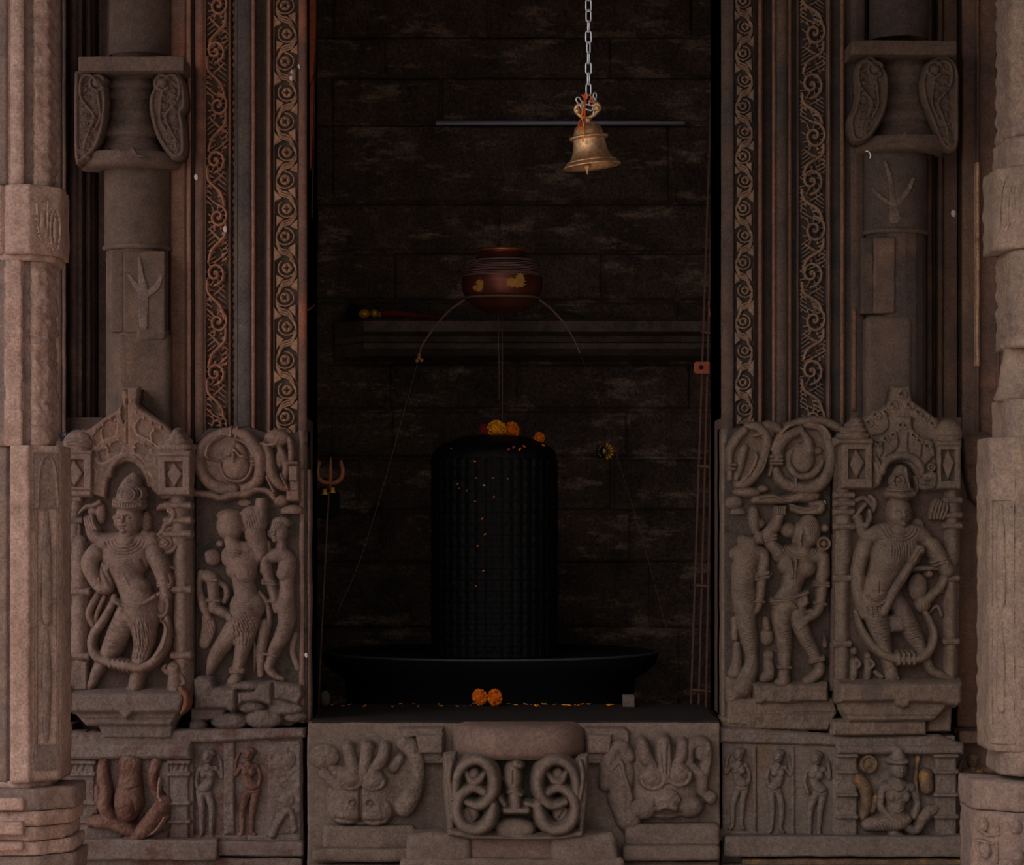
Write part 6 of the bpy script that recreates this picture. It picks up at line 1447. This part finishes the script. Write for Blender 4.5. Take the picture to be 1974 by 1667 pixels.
# ornament on wall
def fan(px,py,Y,r,a0,a1,mat,parent):
    m=MB(); c=at(px,py,Y)
    for q in range(7):
        a=math.radians(a0+(a1-a0)*q/6); m.tube([(c.x+r*.35*math.cos(a),Y,c.z+r*.35*math.sin(a)),(c.x+r*.75*math.cos(a),Y-.006,c.z+r*.75*math.sin(a)),(c.x+r*math.cos(a),Y,c.z+r*math.sin(a))],[r*.06,r*.16,r*.12],8)
    return m.build('scalloped_rim',mat,parent)
og=empty('brass_ornament',at(1167,885,2.1),'small shiny golden scalloped ornament glinting alone right of the black pillar','ornament')
fan(1167,870,2.1,.036,-75,75,'gold',og); M['gold_d']=plain('tarnished_brass',(120,100,70),.35,.8,.3); fan(1165,870,2.1,.032,130,230,'gold_d',og)
m=MB(); c=at(1166,870,2.12); m.ball(c,.021,10,(1,.5,1)); m.build('boss','gold_d',og); m=MB(); m.tube([(c.x,2.12,c.z),(c.x,2.6,c.z)],.004,6); m.build('pin','gold_d',og)

# flowers
def flower_mesh(r,seed,mat,n=150):
    rs=random.Random(seed); m=MB()
    m.ball((0,0,0),r*.7,8,(1,1,.8))
    for i in range(n):
        t=(i+.5)/n; ph=math.acos(1-2*t*.93); th_=i*2.39996; d=Vector((math.sin(ph)*math.cos(th_),math.sin(ph)*math.sin(th_),math.cos(ph)*.85))
        u=d.orthogonal().normalized(); v=d.cross(u).normalized(); a=rs.random()*6.28; u,v=u*math.cos(a)+v*math.sin(a),v*math.cos(a)-u*math.sin(a)
        c=d*r*.78; w=r*.17*(.8+rs.random()*.5); l=r*.27*(.8+rs.random()*.4); t_=d*l+v*rs.uniform(-.3,.3)*l
        m.add([c-u*w*.5-v*w*.3,c+u*w*.5-v*w*.3,c+u*w+t_*.7+v*w*.2,c+u*w*.35+t_*1.05,c-u*w*.35+t_,c-u*w+t_*.7-v*w*.1],[(0,1,2,3,4,5)])
    v=np.array(m.v); me=bpy.data.meshes.new('marigold'); me.from_pydata([tuple(p) for p in v],[],m.f); me.materials.append(M[mat]); return me
fm={'y':flower_mesh(1,1,'mari_y'),'o':flower_mesh(1,2,'mari_o'),'r':flower_mesh(1,3,'mari_r',60)}
def flower(px,py,Y,rpx,kind,label,group=None,rot=0,name='marigold'):
    o=bpy.data.objects.new(name,fm[kind]); C.objects.link(o); o.location=at(px,py,Y); s=rpx*S*kf(Y); o.scale=(s,s,s); o.rotation_euler=(1.0+rot*.3,rot*.4,rot)
    return tag(o,label,'flower',group)
g='marigold flowers offered at the black pillar'
flower(957,827,1.24,18,'y','largest bright amber marigold on top of the black pillar',g,.3)
flower(987,829,1.26,16,'o','darker orange marigold right beside the amber one on the pillar top',g,1.2)
flower(1040,844,1.26,11,'o','small orange marigold lying off to the right on the pillar top edge',g,2.1)
flower(933,829,1.24,12,'r','crimson flower left of the amber marigold on the pillar top',g,.9,name='crimson_flower')
flower(925,1343,.52,15,'o','left one of the two orange marigolds on the dark threshold',g,.5)
flower(954,1344,.50,16,'y','right one of the two orange marigolds on the dark threshold',g,1.9).data=fm['o']
def petalmesh(mat,seed):
    rs=random.Random(seed); m=MB(); n=8
    top=[(math.cos(2*math.pi*i/n)*(1+.2*rs.random()),.6*math.sin(2*math.pi*i/n),.25*math.cos(4*math.pi*i/n)+.2) for i in range(n)]
    m.add(top+[(x,y,z-.12) for x,y,z in top],[tuple(range(n)),tuple(range(2*n-1,n-1,-1))]+[(i,i+n,(i+1)%n+n,(i+1)%n) for i in range(n)])
    me=bpy.data.meshes.new('petal'); me.from_pydata(m.v,[],m.f); me.materials.append(M[mat]); return me
pm={'o':petalmesh('mari_o',1),'y':petalmesh('mari_y',2),'p':petalmesh('pink',3),'w':petalmesh('lime',4)}
rs=random.Random(21)
pts=[(717,'p')]+[(rs.choice((755,790,802,845,856,862,776,830)),rs.choice('oyo')) for _ in range(9)]+[(905,'p'),(910,'w'),(885,'w'),(898,'p')]+[(rs.uniform(1020,1185),rs.choice('oyoo')) for _ in range(20)]+[(rs.uniform(640,760),rs.choice('oo')) for _ in range(4)]+[(rs.uniform(960,1020),'y') for _ in range(3)]
for i,(x,kd) in enumerate(pts):
    Y=rs.uniform(.44,.58); o=bpy.data.objects.new('petal',pm[kd]); C.objects.link(o); k=kf(Y); s=rs.uniform(2.4,4.4)*S
    o.location=((x+rs.uniform(-6,6)-HX)*S*k,Y,ZS+.004); o.scale=(s*1.4,s,s); o.rotation_euler=(rs.uniform(-.3,.3),rs.uniform(-.3,.3),rs.random()*6)
    tag(o,{'o':'small orange marigold petal scattered on the dark threshold','y':'small yellow marigold petal scattered on the dark threshold','p':'small pink petal scattered on the dark threshold','w':'small white petal scattered on the dark threshold'}[kd],'petal','petals scattered on the threshold')
spots=[(915,889),(918,921),(950,921),(978,922),(883,932),(886,941),(900,945),(933,935),(952,958),(916,966),(929,1000),(920,1052),(921,1052),(935,1030),(932,1100),(917,1130),(980,866),(990,862),(1010,860),(1047,858),(1002,866),(870,865)]
for i,(x,y) in enumerate(spots):
    dx=(x-953)*kL; rr=122.5*kL if y>885 else 116*kL; Y=YLi-math.sqrt(max(rr*rr-dx*dx,1e-4))-.001
    kd='p' if i in (16,17) else ('w' if i==7 else 'o'); o=bpy.data.objects.new('petal',pm[kd]); C.objects.link(o); s=3.0*S*(1 if y>885 else 1.3)
    k=kf(Y); p=at(x,y,Y); o.location=p; o.scale=(s*1.1,s,s); o.rotation_euler=(1.2,rs.uniform(-1,1),rs.random())
    tag(o,{'o':'small orange petal stuck to the front of the black carved pillar','p':'pink petal stuck to the shoulder of the black carved pillar','w':'white petal stuck to the upper front of the black carved pillar'}[kd],'petal','petals stuck to the black pillar')

# trident
YT=.95; kt=kf(YT)*S
tr=empty('trident',at(616,1262,YT),'orange brown painted metal trident on a thin pole just inside the left door edge','trident')
m=MB(); m.tube([W(634,948,YT),W(628,1060,YT),W(618,1262,YT),W(612,1420,YT)],2.0*kt,8); m.build('pole','iron',tr)
def prong(pts,rad):
    m=MB(); m.tube(bez([W(x,y,YT) for x,y in pts],6),rad,8); return m
n1=[4*kt]; 
m=prong([(636,942),(637,920),(637,900),(638,880)],[v*kt for v in np.concatenate([np.linspace(3,4.2,10),np.linspace(4.4,.4,9)])]); m.build('prong','trident',tr)
def side(sg):
    P=[(636,930),(636+sg*12,929),(636+sg*22,920),(636+sg*24.5,905),(636+sg*21,892),(636+sg*24,886)]
    return prong(P,[v*kt for v in np.concatenate([np.linspace(4.5,5,12),np.linspace(5,4,13),np.linspace(3.6,.5,6)])])
side(-1).build('prong','trident',tr); side(1).build('prong','trident',tr)
bl=empty('small_bells',at(632,950,YT-.03),'pair of small golden bells tied on the trident pole below its prongs','bell')
for x,y in ((626,948),(641,945)):
    m=MB(); c=at(x,y,YT-.02); m.lathe([(.0008,.012),(.006,.011),(.0085,.004),(.009,-.004),(.012,-.009),(.0105,-.009),(.004,-.004)],c,16); m.build('bell_cup','gold',bl)
m=MB(); m.tube([W(624,943,YT-.015),W(634,940,YT-.02),W(643,941,YT-.015)],.002,6); m.build('tie','cloth_r',bl)
o=rockbox('dark_niche_bag',602,652,940,1000,1.15,1.25,'bag',None,18,6,2,161); tag(o,'black cloth bag hanging behind the trident at the left door edge','bag')
m=MB(); c=at(640,935,1.2); m.tube([(c.x,1.2,c.z-.01),(c.x,1.2,c.z+.1),(c.x,1.2,ZC+.4)],.002,5); o=m.build('hanging_cord','bag',None); tag(o,'black cord holding up the dark bag behind the trident','cord')
# things on the threshold
m=MB(); c=at(627,1339,.5); m.ball((c.x,.5,ZS+.026),.024,10,(.75,.75,1.1)); o=m.build('oval_stone','ped_l',None); tag(o,'pale oval stone on the threshold in the bottom left corner of the doorway','stone')
o=rockbox('stone_cube',1201,1224,1347,1370,.45,.50,'ped_l',None,2,5,.5,162); tag(o,'small grey stone cube on the right part of the dark threshold','stone'); o.location.z=ZS+.0005
o=None
# folded gate on the right
gt=empty('folding_gate',at(1350,1384,.6),'folded rusty iron lattice gate standing inside the right door edge','gate')
bars=[(1379,1331,.66),(1384,1346,.62),(1388,1360,.60),(1392,1375,.58)]
for xt,xb,Y in bars:
    k=kf(Y)*S; m=MB(); a=at(xt,-60,Y); b=at(xb,1376,Y); m.tube([b,(b+a)/2,a],2.6*k,4); m.build('upright','rust',gt,False)
for y in (300,640,898,1128,1330):
    t=(y+60)/1436; xs=[a+(b-a)*t for a,b,_ in bars]; m=MB(); m.tube([W(xs[0]-3,y,.62),W(xs[-1]+4,y+3,.60)],3.2*kf(.6)*S,6); m.build('cross_link','rust',gt)
m=MB(); m.prism([(1341,697),(1368,697),(1368,720),(1341,720),(1338,716),(1338,701)],.595,.605); bevel(m.build('latch_plate','rust2',gt,False),.001)
m=MB(); m.tube([W(1351,708,.594),W(1351,708,.59)],.007,12); m.build('latch_hole','bag',gt)
m=MB(); m.tube(bez([W(1366,580,.6),W(1370,610,.59),W(1382,628,.58),W(1381,640,.57)]),.0022,6); m.build('tie_wire','rust2',gt)
# rust red frame on the left
lf=empty('gate_frame',at(600,0,.5),'rust red painted gate bar showing along the upper left door edge','gate frame')
m=MB(); m.prism([(596,-90),(609,-90),(608,60),(604,140),(600,160),(596,160)],.30,.33); bevel(m.build('upper_bar','rust2',lf,False),.002)
m=MB(); m.prism([(597,165),(605,150),(603,240),(600,320),(597,330)],.36,.38); bevel(m.build('lower_bar','rust2',lf,False),.002)
m=MB(); m.tube([W(612,-80,.5),W(606,200,.5),W(601,420,.5)],.003,6); m.build('thin_rod','rust',lf)
m=MB(); m.tube(bez([W(586,600,.33),W(600,593,.5),W(612,581,.6)]),[.005]*8+[.003]*9,6); o=m.build('red_ribbon','rust2',None); tag(o,'short rusty red ribbon end sticking out at the left door edge','ribbon')

# ================================================================== BELL, CHAIN, THREAD
YBl=-.8; kq=kf(YBl)*S
def wb(px,py,dy=0): return tuple(at(px,py,YBl)+Vector((0,dy,0)))
be=empty('temple_bell',at(1140,322,YBl),'aged bronze temple bell with flared lip hanging on the steel chain','bell')
ang=math.radians(-6.5)   # lean
def bell_part(name,prof,mat='bronze',n=72):
    m=MB(); m.lathe(prof,(0,0,0),n); c=at(1135,265,YBl)
    v=[]
    for x,y,z in m.v: v.append((c.x+x*math.cos(ang)-z*math.sin(ang)*-1*1, c.y+y, c.z+z*math.cos(ang)+x*math.sin(ang)*-1))
    m.v=v; return m.build(name,mat,be)
def pr(lst): return [(r*kq,z*kq) for r,z in lst]
bell_part('dome',pr([(.3,29),(5,29),(14,27),(21,24),(26,18),(28,10),(30,3),(31,1)]))
bell_part('moulded_ring',pr([(31,4),(36,3),(38,1),(38,-1),(36,-3),(31,-4)]))
bell_part('flared_body',pr([(31,0),(31,-6),(32,-16),(34,-27),(39,-38),(46,-46),(53,-52),(56,-55),(56,-57),(53,-57.5),(49,-54),(38,-44),(30,-28),(28,-6),(26,0)]))
bell_part('lip_line',pr([(46,-45),(47.5,-45.5),(49,-48),(47,-48)]))
m=MB(); P0=wb(1131,300); m.tube([wb(1134,290),wb(1132,318)],1.6*kq,8); m.lathe([(.2*kq,-8*kq),(2*kq,-3*kq),(4*kq,1*kq),(8*kq,7*kq),(8*kq,12*kq),(4*kq,16*kq),(.3*kq,17*kq)],wb(1132,329),24); m.build('clapper','bronze',be)
m=MB(); m.tube([wb(1135,240),wb(1134,232),wb(1134,228)],[7*kq,5*kq,7*kq],16); m.tube(bez([wb(1134,228),wb(1120,224),wb(1110,212),wb(1116,202),wb(1125,206)],6),[4*kq]*10+[4.6*kq]*15,10); m.tube(bez([wb(1134,228),wb(1146,220),wb(1155,208),wb(1150,200),wb(1141,206)],6),[4*kq]*10+[5*kq]*15,10); m.ball(wb(1113,214),6.5*kq,8); m.ball(wb(1151,209),7*kq,8); m.build('crown_loop','bronze',be)
ch=empty('steel_chain',at(1135,196,YBl),'bright galvanised steel chain running down from above to the bronze bell','chain')
def link(cy,rot,cx=1134.5,hh=11.6,ww=5.3,tilt=0,name='chain_link'):
    P=[]
    for i in range(24):
        a=2*math.pi*i/24; x=ww*math.cos(a); z=(hh-ww)*(1 if math.sin(a)>0 else -1)*(1 if abs(math.sin(a))>1e-6 else 0)+ww*math.sin(a)
        X=x*math.cos(tilt)-z*math.sin(tilt); Z=x*math.sin(tilt)+z*math.cos(tilt); c=at(cx,cy,YBl)
        P.append((c.x+X*kq*math.cos(rot),c.y+X*kq*math.sin(rot),c.z+Z*kq))
    m=MB(); m.tube(P,1.45*kq,8,closed=True); return m.build(name,'steel',ch)
rots=[.25,1.1,.1,1.2,.2,.75,.05,1.15,.3,1.0,.1]
y=172; i=0
while y>-560:
    link(y,[.5,1.2,.15,1.25,.95,.15,1.3,.5,.25,1.2,.2,1.2,.4][i%13] if True else 0); y-=20.2; i+=1
for cx,cy,r_,t in ((1117,196,.6,.7),(1124,203,1.0,-.9),(1141,195,.7,-.6),(1134,207,.2,1.3),(1146,188,.9,-.3),(1128,192,1.3,.3),(1147,215,1.1,-.6)): link(cy,r_,cx,9.5,4.8,t)
to=empty('sacred_thread',at(1124,280,YBl-.01),'orange and yellow knotted thread tied over the bell hook and hanging on the bell','thread')
m=MB(); m.tube(bez([wb(1122,184,-.012),wb(1128,194,-.016),wb(1126,206,-.018),wb(1124,220,-.02),wb(1120,232,-.03),wb(1115,243,-.045),wb(1118,256,-.055)]),1.7*kq,6)
m.tube(bez([wb(1128,182,-.012),wb(1126,200,-.02),wb(1127,222,-.022),wb(1126,240,-.04),wb(1121,250,-.05),wb(1123,258,-.056)]),1.5*kq,6); m.tube(bez([wb(1138,186,-.012),wb(1142,196,-.016),wb(1134,200,-.016)]),1.8*kq,6); m.build('orange_strand','thread_o',to)
m=MB(); m.tube(bez([wb(1126,203,-.022),wb(1122,216,-.026),wb(1121,230,-.034),wb(1124,244,-.05),wb(1123,258,-.06),wb(1125,268,-.07),wb(1123,278,-.06)]),1.3*kq,6); m.tube(bez([wb(1132,184,-.012),wb(1130,192,-.018)]),2*kq,6); m.build('yellow_strand','thread_y',to)
m=MB(); m.tube(bez([wb(1125,268,-.066),wb(1122,276,-.06),wb(1124,279,-.06)]),1.3*kq,6); m.ball(wb(1121,252,-.054),3.6*kq,8,(1.2,1,.8)); m.build('knot','thread_o',to)

# crumpled dark plastic at left
m=MB(); rs=random.Random(9)
for i in range(16): x=118+rs.random()*44; yy=846-abs(x-118)*.25+rs.uniform(-6,8); m.ball(W(x,yy,-.02+rs.uniform(-.02,.02)),rs.uniform(.006,.013),5,(1.4,1,.7))
v=np.array(m.v); v+=np.stack([fbm(v[:,0]*90,v[:,1]*90,v[:,2]*90,2,s_) for s_ in (1,2,3)],-1)*.004; m.v=[tuple(p) for p in v]
o=m.build('crumpled_plastic','plastic',None,False); tag(o,'crumpled shiny dark plastic wrapper tucked behind the top of the outer left panel','plastic wrapper')
def spot(px,py,Y,r,parent):
    m=MB(); m.ball(at(px,py,Y),r*S,6,(1,.35,1.5)); m.ball(at(px+1,py+3,Y),r*.6*S,5,(1,.35,1.6)); m.build('white_lime_spot','lime',parent)
for a_ in ((561,150,.093,3,jl),(562,137,.093,2,jl),(576,127,.098,2.4,jl),(378,341,.09,4,jl),(434,441,.09,4,jl),(1838,411,.236,5,colR),(1590,968,-.035,2,pq),(590,1262,-.03,3,pg),(284,1,-.02,0.1,colL)):
    if a_[3] > 1: spot(*a_)
# small wire curl on right capital collar
m=MB(); m.tube(bez([W(1669,291,-.04),W(1674,292,-.045),W(1678,298,-.045),W(1677,305,-.045)]),.0022,6); o=m.build('wire_curl','steel',None); tag(o,'short curled pale wire hanging from the collar of the right capital','wire')

# ================================================================== LIGHT, CAMERA
w = bpy.data.worlds.new('World'); bpy.context.scene.world = w; w.use_nodes = True
WN = w.node_tree.nodes; WL = w.node_tree.links; bg = WN['Background']
# bright hazy sky, strongest towards the upper left of the courtyard
tc = WN.new('ShaderNodeTexCoord'); vm = WN.new('ShaderNodeVectorMath'); vm.operation = 'DOT_PRODUCT'
sd_ = Vector((-.60,-.66,.52)).normalized(); vm.inputs[1].default_value = tuple(sd_); WL.new(tc.outputs['Generated'], vm.inputs[0])
mx = WN.new('ShaderNodeMath'); mx.operation = 'MAXIMUM'; mx.inputs[1].default_value = 0; WL.new(vm.outputs['Value'], mx.inputs[0])
pw = WN.new('ShaderNodeMath'); pw.operation = 'POWER'; pw.inputs[1].default_value = 7; WL.new(mx.outputs[0], pw.inputs[0])
ma = WN.new('ShaderNodeMath'); ma.operation = 'MULTIPLY_ADD'; ma.inputs[1].default_value = 2.3; ma.inputs[2].default_value = .27; WL.new(pw.outputs[0], ma.inputs[0])
bg.inputs[0].default_value = (1.0,.96,.94,1); WL.new(ma.outputs[0], bg.inputs[1])
sun = bpy.data.lights.new('daylight','SUN'); sun.energy = 2.6; sun.angle = math.radians(3); sun.color = (1,.96,.92)
so = bpy.data.objects.new('daylight',sun); C.objects.link(so); so.rotation_euler = Vector((.35,.38,-1.0)).to_track_quat('-Z','Y').to_euler()
cam = bpy.data.cameras.new('camera'); co = bpy.data.objects.new('camera',cam); C.objects.link(co)
co.location = (0,-D,ZC); co.rotation_euler = (math.radians(90),0,0); cam.sensor_width = 36; cam.lens = 36*D/(1974*S)
cam.shift_y = (HY-833.5)/1974; cam.clip_end = 60
bpy.context.scene.camera = co
vs = bpy.context.scene.view_settings; vs.view_transform = 'Standard'; vs.look = 'None'; vs.gamma = 1; vs.exposure = .3; vs.use_curve_mapping = False
